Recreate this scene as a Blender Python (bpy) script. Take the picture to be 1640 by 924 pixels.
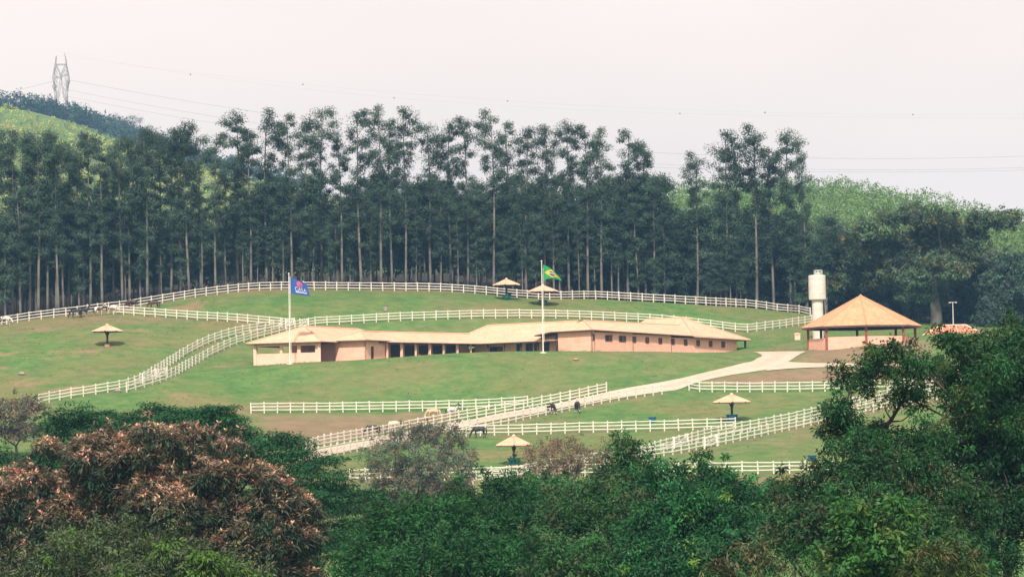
import bpy, bmesh, math, random
import numpy as np
from mathutils import Vector, Matrix
from mathutils.bvhtree import BVHTree

HAZE_DENSITY = 0.00015
random.seed(7)
rng = np.random.default_rng(11)
scene = bpy.context.scene
for o in list(bpy.data.objects):
    bpy.data.objects.remove(o)
COL = scene.collection

# ------------------------------------------------------------------ camera
FPX, CX, CY = 4650.0, 820.0, 462.0          # focal length and centre in photograph pixels
PITCH = math.atan((690 - 462) / FPX)
ROLL = math.radians(1.0)
_f = np.array([0, math.cos(PITCH), math.sin(PITCH)])
_r0 = np.array([1.0, 0, 0]); _u0 = np.array([0, -math.sin(PITCH), math.cos(PITCH)])
_R = math.cos(ROLL) * _r0 - math.sin(ROLL) * _u0
_U = math.sin(ROLL) * _r0 + math.cos(ROLL) * _u0
cam_data = bpy.data.cameras.new("camera")
cam_data.sensor_width = 36.0
cam_data.lens = 36.0 * FPX / 1640.0
cam_data.clip_start = 1.0
cam_data.clip_end = 12000.0
cam = bpy.data.objects.new("camera", cam_data)
COL.objects.link(cam)
cam.matrix_world = Matrix(((_R[0], _U[0], -_f[0], 0), (_R[1], _U[1], -_f[1], 0), (_R[2], _U[2], -_f[2], 0), (0, 0, 0, 1)))
scene.camera = cam

# ------------------------------------------------------------------ sky, sun, exposure
SUN_ELEV = math.radians(45)
SUN_DIR = Vector((0.10 * math.cos(SUN_ELEV), 0.995 * math.cos(SUN_ELEV), -math.sin(SUN_ELEV))).normalized()  # the way the light travels
world = bpy.data.worlds.new("World")
scene.world = world
world.use_nodes = True
wn = world.node_tree
wn.nodes.clear()
w_out = wn.nodes.new("ShaderNodeOutputWorld")
w_bg = wn.nodes.new("ShaderNodeBackground")
w_sky = wn.nodes.new("ShaderNodeTexSky")
w_sky.sky_type = 'NISHITA'
w_sky.sun_disc = False
w_sky.sun_elevation = SUN_ELEV
w_sky.sun_rotation = math.atan2(-SUN_DIR.x, -SUN_DIR.y)
w_sky.air_density = 1.5
w_sky.dust_density = 4.0
w_scale = wn.nodes.new("ShaderNodeMix"); w_scale.data_type = 'RGBA'; w_scale.blend_type = 'MULTIPLY'
w_scale.inputs[0].default_value = 1.0
w_scale.inputs[7].default_value = (0.09, 0.09, 0.09, 1)
wn.links.new(w_sky.outputs[0], w_scale.inputs[6])
w_tc = wn.nodes.new("ShaderNodeTexCoord")
w_map = wn.nodes.new("ShaderNodeMapping"); w_map.inputs['Scale'].default_value = (1.6, 1.6, 4.0)
w_noise = wn.nodes.new("ShaderNodeTexNoise"); w_noise.inputs['Scale'].default_value = 1.7
w_noise.inputs['Detail'].default_value = 4.0
w_ramp = wn.nodes.new("ShaderNodeValToRGB")
w_ramp.color_ramp.elements[0].position = 0.3; w_ramp.color_ramp.elements[0].color = (0.83, 0.715, 0.65, 1)
w_ramp.color_ramp.elements[1].position = 0.7; w_ramp.color_ramp.elements[1].color = (0.945, 0.815, 0.735, 1)
wn.links.new(w_tc.outputs['Generated'], w_map.inputs[0])
wn.links.new(w_map.outputs[0], w_noise.inputs['Vector'])
wn.links.new(w_noise.outputs[0], w_ramp.inputs[0])
w_mix = wn.nodes.new("ShaderNodeMix"); w_mix.data_type = 'RGBA'
w_mix.inputs[0].default_value = 0.93                       # thin overcast over the clear sky
wn.links.new(w_scale.outputs[2], w_mix.inputs[6])
wn.links.new(w_ramp.outputs[0], w_mix.inputs[7])
wn.links.new(w_mix.outputs[2], w_bg.inputs[0])
w_bg.inputs[1].default_value = 1.0
wn.links.new(w_bg.outputs[0], w_out.inputs[0])

sun_data = bpy.data.lights.new("sun", 'SUN')
sun_data.energy = 4.0
sun_data.angle = math.radians(4)
sun_data.color = (1.0, 0.90, 0.78)
sun = bpy.data.objects.new("sun", sun_data)
sun.rotation_euler = SUN_DIR.to_track_quat('-Z', 'Y').to_euler()
sun.location = (0, 0, 300)
COL.objects.link(sun)

scene.view_settings.view_transform = 'Standard'
scene.view_settings.look = 'None'
scene.view_settings.gamma = 1.0
scene.view_settings.exposure = 0.45
scene.view_settings.use_curve_mapping = False
scene.render.engine = 'CYCLES'
scene.cycles.use_denoising = True
scene.cycles.max_bounces = 6
scene.cycles.diffuse_bounces = 3
scene.cycles.glossy_bounces = 2
scene.cycles.transmission_bounces = 3
scene.cycles.volume_bounces = 0

# ------------------------------------------------------------------ pixel <-> world helpers
def ray(px, py):
    d = _f * FPX + (px - CX) * _R + (CY - py) * _U
    return d / np.linalg.norm(d)

def P(px, py, D):
    d = ray(px, py)
    return d * (D / d[1])

def proj(p):
    p = np.asarray(p, float)
    z = p @ _f
    return CX + FPX * (p @ _R) / z, CY - FPX * (p @ _U) / z

def smooth(a, b, x):
    t = np.clip((x - a) / (b - a), 0, 1)
    return t * t * (3 - 2 * t)

# ------------------------------------------------------------------ object helpers
def tag(o, label=None, cat=None, group=None, kind=None):
    if label: o['label'] = label
    if cat: o['category'] = cat
    if group: o['group'] = group
    if kind: o['kind'] = kind
    return o

def empty(name, loc, rz=0.0):
    o = bpy.data.objects.new(name, None)
    o.empty_display_size = 0.5
    o.location = Vector([float(c) for c in loc])
    o.rotation_euler = (0, 0, rz)
    COL.objects.link(o)
    return o

def link(name, me, parent=None, loc=None, rz=None):
    o = bpy.data.objects.new(name, me)
    if parent is not None: o.parent = parent
    if loc is not None: o.location = Vector([float(c) for c in loc])
    if rz is not None: o.rotation_euler = (0, 0, rz)
    COL.objects.link(o)
    return o

class MB:
    """collects faces into one mesh"""
    def __init__(s):
        s.v = []; s.f = []
    def add(s, vs, fs):
        n = len(s.v)
        s.v += [tuple(float(c) for c in v) for v in vs]
        s.f += [tuple(i + n for i in f) for f in fs]
        return s
    def box(s, c, size, rz=0.0, axes=None):
        sx, sy, sz = [q / 2 for q in size]
        if axes is None:
            ca, sa = math.cos(rz), math.sin(rz)
            axes = ((ca, sa, 0), (-sa, ca, 0), (0, 0, 1))
        a, b, d = [np.array(q) for q in axes]
        vs = [np.array(c) + i * sx * a + j * sy * b + k * sz * d for k in (-1, 1) for j in (-1, 1) for i in (-1, 1)]
        return s.add(vs, [(0, 2, 3, 1), (4, 5, 7, 6), (0, 1, 5, 4), (2, 6, 7, 3), (0, 4, 6, 2), (1, 3, 7, 5)])
    def bar(s, p, q, w, h=None, up=(0, 0, 1)):
        p = np.array(p, float); q = np.array(q, float); h = h or w
        d = q - p; L = np.linalg.norm(d); d /= L
        up = np.array(up, float)
        if abs(d @ up) > 0.98: up = np.array([1.0, 0, 0])
        a = np.cross(d, up); a /= np.linalg.norm(a); b = np.cross(a, d)
        return s.box((p + q) / 2, (w, L, h), axes=(a, d, b))
    def tube(s, pts, rad, n=6, caps=True):
        pts = np.array(pts, float); m = len(pts)
        if np.isscalar(rad): rad = [rad] * m
        vs = []; fs = []
        ref = None
        for i in range(m):
            d = pts[min(i + 1, m - 1)] - pts[max(i - 1, 0)]
            d /= np.linalg.norm(d) + 1e-9
            if ref is None:
                ref = np.array([1.0, 0, 0]) if abs(d[0]) < 0.8 else np.array([0, 1.0, 0])
            a = ref - d * (ref @ d); a /= np.linalg.norm(a) + 1e-9
            ref = a; b = np.cross(d, a)
            for k in range(n):
                t = 2 * math.pi * k / n
                vs.append(pts[i] + rad[i] * (math.cos(t) * a + math.sin(t) * b))
        for i in range(m - 1):
            for k in range(n):
                k2 = (k + 1) % n
                fs.append((i * n + k, i * n + k2, (i + 1) * n + k2, (i + 1) * n + k))
        if caps:
            fs.append(tuple(range(n))[::-1]); fs.append(tuple((m - 1) * n + k for k in range(n)))
        return s.add(vs, fs)
    def lathe(s, prof, n=24, c=(0, 0, 0), caps=True):
        vs = []; fs = []
        for r, z in prof:
            for k in range(n):
                t = 2 * math.pi * k / n
                vs.append((c[0] + r * math.cos(t), c[1] + r * math.sin(t), c[2] + z))
        m = len(prof)
        for i in range(m - 1):
            for k in range(n):
                k2 = (k + 1) % n
                fs.append((i * n + k, i * n + k2, (i + 1) * n + k2, (i + 1) * n + k))
        if caps:
            fs.append(tuple(range(n))[::-1]); fs.append(tuple((m - 1) * n + k for k in range(n)))
        return s.add(vs, fs)
    def mesh(s, name, mat, smooth_faces=False):
        me = bpy.data.meshes.new(name)
        me.from_pydata(s.v, [], s.f)
        if mat is not None: me.materials.append(mat)
        if smooth_faces:
            me.polygons.foreach_set('use_smooth', [True] * len(me.polygons))
        me.update()
        return me
    def build(s, name, mat, parent=None, loc=None, rz=None, smooth_faces=False):
        return link(name, s.mesh(name, mat, smooth_faces), parent, loc, rz)

# ------------------------------------------------------------------ materials
def new_mat(name):
    m = bpy.data.materials.new(name)
    m.use_nodes = True
    nt = m.node_tree
    b = nt.nodes['Principled BSDF']
    return m, nt, b

def noise(nt, scale, detail=4.0, rough=0.6, coord='Object', vec=None):
    n = nt.nodes.new('ShaderNodeTexNoise')
    n.inputs['Scale'].default_value = scale
    n.inputs['Detail'].default_value = detail
    n.inputs['Roughness'].default_value = rough
    if vec is None:
        tc = nt.nodes.new('ShaderNodeTexCoord')
        nt.links.new(tc.outputs[coord], n.inputs['Vector'])
    else:
        nt.links.new(vec, n.inputs['Vector'])
    return n.outputs[0]

def ramp(nt, fac, stops):
    r = nt.nodes.new('ShaderNodeValToRGB')
    e = r.color_ramp.elements
    while len(e) < len(stops): e.new(0.5)
    for i, (p, c) in enumerate(stops):
        e[i].position = p
        e[i].color = tuple(c) + (1,) if len(c) == 3 else c
    nt.links.new(fac, r.inputs[0])
    return r.outputs[0]

def mixc(nt, fac, a, b, mode='MIX'):
    m = nt.nodes.new('ShaderNodeMix'); m.data_type = 'RGBA'; m.blend_type = mode
    for s, v in ((0, fac), (6, a), (7, b)):
        if hasattr(v, 'links') or hasattr(v, 'is_linked'): nt.links.new(v, m.inputs[s])
        elif s == 0: m.inputs[0].default_value = v
        else: m.inputs[s].default_value = tuple(v) + (1,) if len(v) == 3 else v
    return m.outputs[2]

def bump(nt, b, h, strength=0.3, dist=0.05):
    n = nt.nodes.new('ShaderNodeBump')
    n.inputs['Strength'].default_value = strength
    n.inputs['Distance'].default_value = dist
    nt.links.new(h, n.inputs['Height'])
    nt.links.new(n.outputs[0], b.inputs['Normal'])

def simple_mat(name, c1, c2, scale=3.0, rough=0.7, bump_s=0.2, metal=0.0, coord='Object'):
    m, nt, b = new_mat(name)
    n = noise(nt, scale, 5.0, 0.65, coord)
    nt.links.new(ramp(nt, n, [(0.3, c1), (0.7, c2)]), b.inputs['Base Color'])
    b.inputs['Roughness'].default_value = rough
    b.inputs['Metallic'].default_value = metal
    b.inputs['Specular IOR Level'].default_value = 0.3
    if bump_s:
        bump(nt, b, noise(nt, scale * 4, 3.0, 0.6, coord), bump_s, 0.02)
    return m

M = {}
M['white_paint'] = simple_mat('white_paint', (0.58, 0.54, 0.47), (0.84, 0.81, 0.74), 1.1, 0.6, 0.1)
M['dark_wood'] = simple_mat('dark_wood', (0.035, 0.025, 0.022), (0.08, 0.05, 0.04), 2.0, 0.7)
M['red_wood'] = simple_mat('red_wood', (0.22, 0.05, 0.035), (0.32, 0.09, 0.06), 2.0, 0.6)
def brick_mat(name, c1, c2, joint):
    m, nt, b = new_mat(name)
    tc = nt.nodes.new('ShaderNodeTexCoord'); sp = nt.nodes.new('ShaderNodeSeparateXYZ'); nt.links.new(tc.outputs['Object'], sp.inputs[0])
    ad = nt.nodes.new('ShaderNodeMath'); ad.operation = 'ADD'; nt.links.new(sp.outputs['X'], ad.inputs[0]); nt.links.new(sp.outputs['Y'], ad.inputs[1])
    cb = nt.nodes.new('ShaderNodeCombineXYZ'); nt.links.new(ad.outputs[0], cb.inputs['X']); nt.links.new(sp.outputs['Z'], cb.inputs['Y'])
    br = nt.nodes.new('ShaderNodeTexBrick'); nt.links.new(cb.outputs[0], br.inputs['Vector'])
    br.inputs['Color1'].default_value = (*c1, 1); br.inputs['Color2'].default_value = (*c2, 1); br.inputs['Mortar'].default_value = (*joint, 1)
    br.inputs['Scale'].default_value = 1.0; br.inputs['Brick Width'].default_value = 0.42; br.inputs['Row Height'].default_value = 0.2; br.inputs['Mortar Size'].default_value = 0.018
    c = mixc(nt, 0.45, br.outputs['Color'], ramp(nt, noise(nt, 0.9, 6, .7), [(.3, [q * .82 for q in c1]), (.7, [min(.9, q * 1.08) for q in c2])]))
    nt.links.new(c, b.inputs['Base Color']); b.inputs['Roughness'].default_value = .9; b.inputs['Specular IOR Level'].default_value = .15
    bump(nt, b, br.outputs['Fac'], -.3, .02)
    return m
M['plaster'] = brick_mat('salmon_brick', (0.78, 0.405, 0.29), (0.89, 0.51, 0.385), (0.82, 0.56, 0.46))
M['plaster_pale'] = simple_mat('plaster_pale', (0.78, 0.47, 0.355), (0.88, 0.575, 0.45), 0.9, 0.85)
M['fascia'] = simple_mat('fascia', (0.10, 0.045, 0.035), (0.17, 0.08, 0.06), 1.0, 0.7)
M['glass_dark'] = simple_mat('glass_dark', (0.02, 0.03, 0.05), (0.035, 0.045, 0.065), 1.0, 0.25, 0)
M['shutter'] = simple_mat('shutter', (0.12, 0.05, 0.045), (0.19, 0.085, 0.07), 3.0, 0.6)
M['concrete'] = simple_mat('concrete', (0.55, 0.50, 0.45), (0.72, 0.67, 0.60), 0.8, 0.8)
M['blue_plastic'] = simple_mat('blue_plastic', (0.012, 0.10, 0.21), (0.02, 0.15, 0.27), 2.0, 0.45, 0.05)
M['green_plastic'] = simple_mat('green_plastic', (0.012, 0.11, 0.11), (0.02, 0.15, 0.14), 2.0, 0.45, 0.05)
M['steel'] = simple_mat('steel', (0.52, 0.52, 0.50), (0.62, 0.62, 0.60), 1.0, 0.5, 0, 0.3)
M['pylon_steel'] = simple_mat('pylon_steel', (0.24, 0.225, 0.20), (0.34, 0.32, 0.29), 0.3, 0.6, 0, 0.2)
M['wire'] = simple_mat('wire', (0.22, 0.21, 0.20), (0.3, 0.29, 0.28), 0.2, 0.6, 0)
M['marker'] = simple_mat('marker', (0.20, 0.07, 0.05), (0.3, 0.12, 0.08), 0.4, 0.5, 0)
M['rock'] = simple_mat('rock', (0.20, 0.16, 0.15), (0.38, 0.32, 0.30), 1.6, 0.9, 0.6)
M['red_earth'] = simple_mat('red_earth', (0.42, 0.20, 0.13), (0.55, 0.30, 0.20), 1.6, 0.95, 0.6)
M['bark'] = simple_mat('bark', (0.032, 0.027, 0.022), (0.085, 0.07, 0.055), 2.5, 0.9, 0.6)
M['pale_bark'] = simple_mat('pale_bark', (0.075, 0.07, 0.063), (0.25, 0.23, 0.20), 0.25, 0.85, 0.3)
M['litter'] = simple_mat('litter', (0.035, 0.03, 0.025), (0.07, 0.055, 0.04), 0.2, 0.95)

def road_mat():
    m, nt, b = new_mat('pale_gravel')
    n1 = noise(nt, 0.12, 6, 0.7)
    c = ramp(nt, n1, [(0.3, (0.54, 0.385, 0.305)), (0.7, (0.65, 0.475, 0.385))])
    n2 = noise(nt, 1.5, 4, 0.7)
    c = mixc(nt, 0.25, c, ramp(nt, n2, [(0.35, (0.42, 0.29, 0.23)), (0.65, (0.72, 0.53, 0.43))]))
    ac = nt.nodes.new('ShaderNodeAttribute'); ac.attribute_name = 'across'
    rut = ramp(nt, ac.outputs['Fac'], [(0.0, (.55, .55, .55)), (0.1, (.1, .1, .1)), (0.26, (0, 0, 0)), (0.34, (.32, .32, .32)), (0.5, (.42, .42, .42)), (0.66, (.32, .32, .32)), (0.74, (0, 0, 0)), (0.9, (.1, .1, .1)), (1.0, (.55, .55, .55))])
    wear = mixc(nt, 1.0, rut, ramp(nt, noise(nt, 0.5, 6, .7), [(.35, (0, 0, 0)), (.6, (1, 1, 1))]), 'MULTIPLY')
    c = mixc(nt, wear, c, (0.36, 0.27, 0.19))
    nt.links.new(c, b.inputs['Base Color']); b.inputs['Roughness'].default_value = 0.95
    b.inputs['Specular IOR Level'].default_value = 0.1
    bump(nt, b, n2, 0.4, 0.05)
    return m
M['road'] = road_mat()

def tile_mat(name, c1, c2, c3):
    """clay roof tiles: colour varies tile by tile, rows and columns read from a wave in slope coordinates (UV)"""
    m, nt, b = new_mat(name)
    uv = nt.nodes.new('ShaderNodeUVMap')
    vor = nt.nodes.new('ShaderNodeTexVoronoi'); vor.inputs['Scale'].default_value = 3.2
    nt.links.new(uv.outputs[0], vor.inputs['Vector'])
    c = ramp(nt, vor.outputs['Color'], [(0.15, c1), (0.5, c2), (0.9, c3)])
    n = noise(nt, 0.35, 6, 0.7, vec=uv.outputs[0])
    c = mixc(nt, 0.55, c, ramp(nt, n, [(0.3, c1), (0.55, c2), (0.75, c3)]))
    nt.links.new(c, b.inputs['Base Color'])
    b.inputs['Roughness'].default_value = 0.85
    b.inputs['Specular IOR Level'].default_value = 0.2
    w = nt.nodes.new('ShaderNodeTexWave'); w.wave_type = 'BANDS'; w.bands_direction = 'X'
    w.inputs['Scale'].default_value = 1.3; w.inputs['Distortion'].default_value = 0.3
    nt.links.new(uv.outputs[0], w.inputs['Vector'])
    w2 = nt.nodes.new('ShaderNodeTexWave'); w2.wave_type = 'BANDS'; w2.bands_direction = 'Y'; w2.wave_profile = 'SAW'
    w2.inputs['Scale'].default_value = 0.8
    nt.links.new(uv.outputs[0], w2.inputs['Vector'])
    ad = nt.nodes.new('ShaderNodeMath'); ad.operation = 'ADD'
    nt.links.new(w.outputs['Fac'], ad.inputs[0]); nt.links.new(w2.outputs['Fac'], ad.inputs[1])
    bump(nt, b, ad.outputs[0], 0.5, 0.06)
    return m
M['tile_pale'] = tile_mat('tile_pale', (0.55, 0.325, 0.21), (0.68, 0.43, 0.295), (0.76, 0.52, 0.38))
M['tile_orange'] = tile_mat('tile_orange', (0.43, 0.235, 0.125), (0.555, 0.335, 0.19), (0.64, 0.41, 0.25))
M['tile_red'] = tile_mat('tile_red', (0.38, 0.13, 0.075), (0.50, 0.20, 0.12), (0.56, 0.28, 0.18))

def leaf_mat(name, trans=0.25, rough=0.5, spec=0.25):
    m, nt, b = new_mat(name)
    at = nt.nodes.new('ShaderNodeAttribute'); at.attribute_name = 'tint'
    oi = nt.nodes.new('ShaderNodeObjectInfo')
    v = nt.nodes.new('ShaderNodeMapRange')
    v.inputs[3].default_value = 0.8; v.inputs[4].default_value = 1.2
    nt.links.new(oi.outputs['Random'], v.inputs[0])
    hsv = nt.nodes.new('ShaderNodeHueSaturation')
    nt.links.new(v.outputs[0], hsv.inputs['Value'])
    nt.links.new(at.outputs['Color'], hsv.inputs['Color'])
    nt.links.new(hsv.outputs[0], b.inputs['Base Color'])
    b.inputs['Roughness'].default_value = rough
    b.inputs['Specular IOR Level'].default_value = spec
    tr = nt.nodes.new('ShaderNodeBsdfTranslucent')
    nt.links.new(hsv.outputs[0], tr.inputs[0])
    mx = nt.nodes.new('ShaderNodeMixShader'); mx.inputs[0].default_value = trans
    out = nt.nodes['Material Output']
    nt.links.new(b.outputs[0], mx.inputs[1]); nt.links.new(tr.outputs[0], mx.inputs[2])
    nt.links.new(mx.outputs[0], out.inputs[0])
    return m
M['leaf'] = leaf_mat('leaf', 0.2, 0.5, 0.12)
M['leaf_dull'] = leaf_mat('leaf_dull', 0.28, 0.7, 0.1)

# ------------------------------------------------------------------ terrain
CTRL = {   # photograph column: (row, distance) of the ground seen there
    -160: [(700, 400), (645, 436), (590, 462), (530, 498)],
    0: [(695, 400), (642, 436), (582, 466), (521, 503)],
    110: [(690, 402), (640, 436), (590, 460), (545, 483), (506, 508)],
    200: [(690, 402), (636, 436), (600, 455), (552, 478), (496, 514)],
    300: [(695, 402), (660, 425), (620, 444), (575, 472), (511, 506), (479, 521)],
    375: [(700, 400), (662, 426), (628, 442), (596, 457), (539, 489), (515, 503), (469, 526)],
    450: [(700, 400), (661, 428), (620, 445), (584, 459), (531, 497), (465, 530)],
    511: [(700, 402), (660, 430), (620, 445), (580, 459.5), (521, 503), (466, 532)],
    620: [(730, 385), (696, 410), (659, 431), (620, 446), (574, 462), (514, 507), (466, 536)],
    720: [(760, 365), (725, 388), (694, 411), (658, 431), (620, 446), (568, 463), (511, 511), (467, 538)],
    830: [(762, 364), (725, 388), (694, 411), (655, 431), (620, 445), (564.5, 463.5), (508, 515), (476, 541)],
    947: [(760, 364), (725, 387), (692, 410), (655, 430), (620, 443), (563.5, 464), (511, 518), (483, 545)],
    1060: [(759, 364), (725, 386), (690, 409), (655, 428), (632, 439), (600, 452), (564.5, 468), (516, 522), (491, 548)],
    1190: [(758, 364), (722, 386), (690, 406), (660, 424), (627, 441), (592, 457), (565, 482), (560, 500), (532, 521), (495, 550)],
    1290: [(757, 364), (720, 386), (690, 405), (655, 424), (626, 441), (590, 459), (566, 473), (545, 505), (519, 535), (505, 551)],
    1400: [(757, 364), (700, 398), (655, 422), (622, 441), (585, 459), (552, 471), (538, 515), (515, 552)],
    1500: [(757, 364), (700, 398), (650, 424), (615, 441), (580, 460), (546, 474), (530, 515), (518, 548)],
    1640: [(757, 364), (700, 398), (650, 424), (612, 441), (580, 460), (553, 480), (532, 515), (518, 548)],
    1800: [(757, 364), (650, 424), (580, 460), (540, 510), (518, 548)],
}
pts = []
for cx_, rows in CTRL.items():
    for py, D in rows:
        pts.append(P(cx_, py, D))
    q = P(cx_, rows[-1][0], rows[-1][1])
    if 900 < cx_ < 1295:
        pts += [q + np.array([q[0] * .01, 8, -2.3]), q + np.array([q[0] * 0.04, 22, -2.0]), q + np.array([q[0] * 0.12, 70, 4.0]), q + np.array([q[0] * .3, 150, 9.0])]
        continue
    pts += [q + np.array([q[0] * 0.04, 22, 2.0]), q + np.array([q[0] * 0.12, 70, 5.0]), q + np.array([q[0] * .3, 150, 9.0])]
for x_, y_, z_ in [(-38, 472, 11.5), (-31, 466, 11.5), (-30, 478, 11.6), (-27, 486, 11.8), (-22, 470, 11.8), (-16, 478, 11.9), (-9, 486, 12.0),
                   (-3, 492, 12.2), (2, 484, 12.2), (7, 479, 12.3), (12, 474, 12.4), (20, 484, 12.5), (28, 494, 12.7), (36, 501, 12.9),
                   (22, 500, 12.9), (29, 506, 13.0), (10, 490, 12.4), (48, 481, 12.5), (58, 479, 12.6), (67, 483, 13.6), (58, 492, 13.2)]:
    pts.append(np.array([x_, y_, z_]))
for x_ in (-160, -110, -60, -20, 20, 60, 110, 160):
    for y_, z_ in ((-60, 6), (0, -1.75), (25, -5.5), (60, -11), (110, -15), (180, -16), (250, -14.5), (310, -11), (345, -7.4)):
        pts.append(np.array([x_ * (0.5 if y_ < 80 else 1.0), y_, z_ if y_ < 300 or x_ > -30 else z_ + 2.0]))
pts = np.array(pts)
_S = 60.0
_cx = pts[:, :2] / _S
def _tps(r2):
    return 0.5 * r2 * np.log(r2 + 1e-12)
_d2 = ((_cx[:, None, :] - _cx[None]) ** 2).sum(-1)
_n = len(pts)
_A = np.zeros((_n + 3, _n + 3))
_A[:_n, :_n] = _tps(_d2) + np.eye(_n) * 0.0002
_A[:_n, _n:] = np.c_[np.ones(_n), _cx]; _A[_n:, :_n] = _A[:_n, _n:].T
_w = np.linalg.solve(_A, np.r_[pts[:, 2], 0, 0, 0])
def near_h(x, y):
    q = np.stack([np.clip(x, -190, 190), np.clip(y, -60, 720)], -1) / _S
    sh = q.shape[:-1]; q = q.reshape(-1, 2)
    out = np.empty(len(q))
    for i in range(0, len(q), 20000):
        b = q[i:i + 20000]
        d2 = ((b[:, None, :] - _cx[None]) ** 2).sum(-1)
        out[i:i + 20000] = _tps(d2) @ _w[:_n] + np.c_[np.ones(len(b)), b] @ _w[_n:]
    return out.reshape(sh)

# ridge of the far hills, read from the photograph as (column, row)
LEFT_RIDGE = [(-1500, 230), (-700, 205), (-250, 190), (0, 194), (90, 196), (160, 212), (230, 238), (300, 262), (400, 297), (520, 332), (640, 366), (3000, 400)]
RIGHT_RIDGE = [(-3000, 460), (700, 420), (900, 392), (1000, 362), (1100, 346), (1220, 336), (1340, 334), (1400, 344), (1460, 364), (1560, 410), (1640, 455), (1800, 420), (4000, 470)]
def far_h(x, y):
    col = 820 + FPX * x / np.maximum(y, 300)
    row_l = np.interp(820 + FPX * x / 1700, *zip(*LEFT_RIDGE))
    hl = ((690 + (820 - 820 - FPX * x / 1700) * 0.01746) - row_l) / FPX * 1700
    row_r = np.interp(820 + FPX * x / 930, *zip(*RIGHT_RIDGE))
    hr = ((690 - FPX * x / 930 * 0.01746) - row_r) / FPX * 930
    base = 34 + 0 * x
    zl = base + np.maximum(hl - base, 0) * smooth(760, 1700, y)
    zr = base + np.maximum(hr - base, -4) * smooth(640, 930, y) * (1 - 0.35 * smooth(960, 1400, y))
    return np.maximum(zl, zr) + 2.0 * np.sin(x * 0.031 + 1.0) * np.sin(y * 0.023) * smooth(700, 900, y)
def height(x, y):
    x = np.asarray(x, float); y = np.asarray(y, float)
    t = smooth(585, 720, y)
    side = smooth(150, 330, np.abs(x))
    n = near_h(x, y)
    n = n * (1 - 0.0 * side)
    return n * (1 - t) + far_h(x, y) * t

def axis(segs):
    out = []
    for a, b, s in segs:
        out += list(np.arange(a, b, s))
    return np.array(out + [segs[-1][1]])
xs = axis([(-1600, -400, 60), (-400, -130, 15), (-130, 130, 1.6), (130, 400, 15), (400, 1600, 60)])
ys = axis([(-60, 340, 8), (340, 570, 1.6), (570, 760, 8), (760, 2600, 25)])
GX, GY = np.meshgrid(xs, ys)
GZ = height(GX, GY)
nx, ny = len(xs), len(ys)
gv = np.stack([GX, GY, GZ], -1).reshape(-1, 3)
ii = np.arange(nx * ny).reshape(ny, nx)
quads = np.stack([ii[:-1, :-1], ii[:-1, 1:], ii[1:, 1:], ii[1:, :-1]], -1).reshape(-1, 4)

def mesh_from_arrays(name, v, quads, mats=()):
    me = bpy.data.meshes.new(name)
    v = np.ascontiguousarray(v, np.float32); q = np.ascontiguousarray(quads, np.int32)
    me.vertices.add(len(v)); me.vertices.foreach_set('co', v.ravel())
    me.loops.add(q.size); me.loops.foreach_set('vertex_index', q.ravel())
    me.polygons.add(len(q)); me.polygons.foreach_set('loop_start', np.arange(0, q.size, q.shape[1], dtype=np.int32))
    for m in mats: me.materials.append(m)
    me.update(calc_edges=True)
    return me

ground_me = mesh_from_arrays('ground', gv, quads)
ground_me.polygons.foreach_set('use_smooth', [True] * len(ground_me.polygons))
# triangles that match the shaded surface closely, for setting things on the ground
tris = np.concatenate([quads[:, [0, 1, 2]], quads[:, [0, 2, 3]]])
near_sel = (gv[quads[:, 0], 1] > -80) & (gv[quads[:, 0], 1] < 2600)
BVH = BVHTree.FromPolygons([tuple(p) for p in gv.tolist()], quads.tolist())

def gz(x, y):
    h = BVH.ray_cast(Vector((x, y, 600)), Vector((0, 0, -1)))
    return h[0].z if h[0] is not None else float(height(x, y))
def hit(px, py):
    d = ray(px, py)
    h = BVH.ray_cast(Vector((0, 0, 0)), Vector(d), 4000)
    if h[0] is None:
        return None
    return np.array(h[0])
def at(px, D):
    """ground point in photograph column px at distance D"""
    q = P(px, 500, D)
    for _ in range(4):
        q[2] = gz(q[0], q[1])
        c, r = proj(q)
        q[0] += (px - c) * D / FPX
    q[2] = gz(q[0], q[1])
    return q

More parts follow.
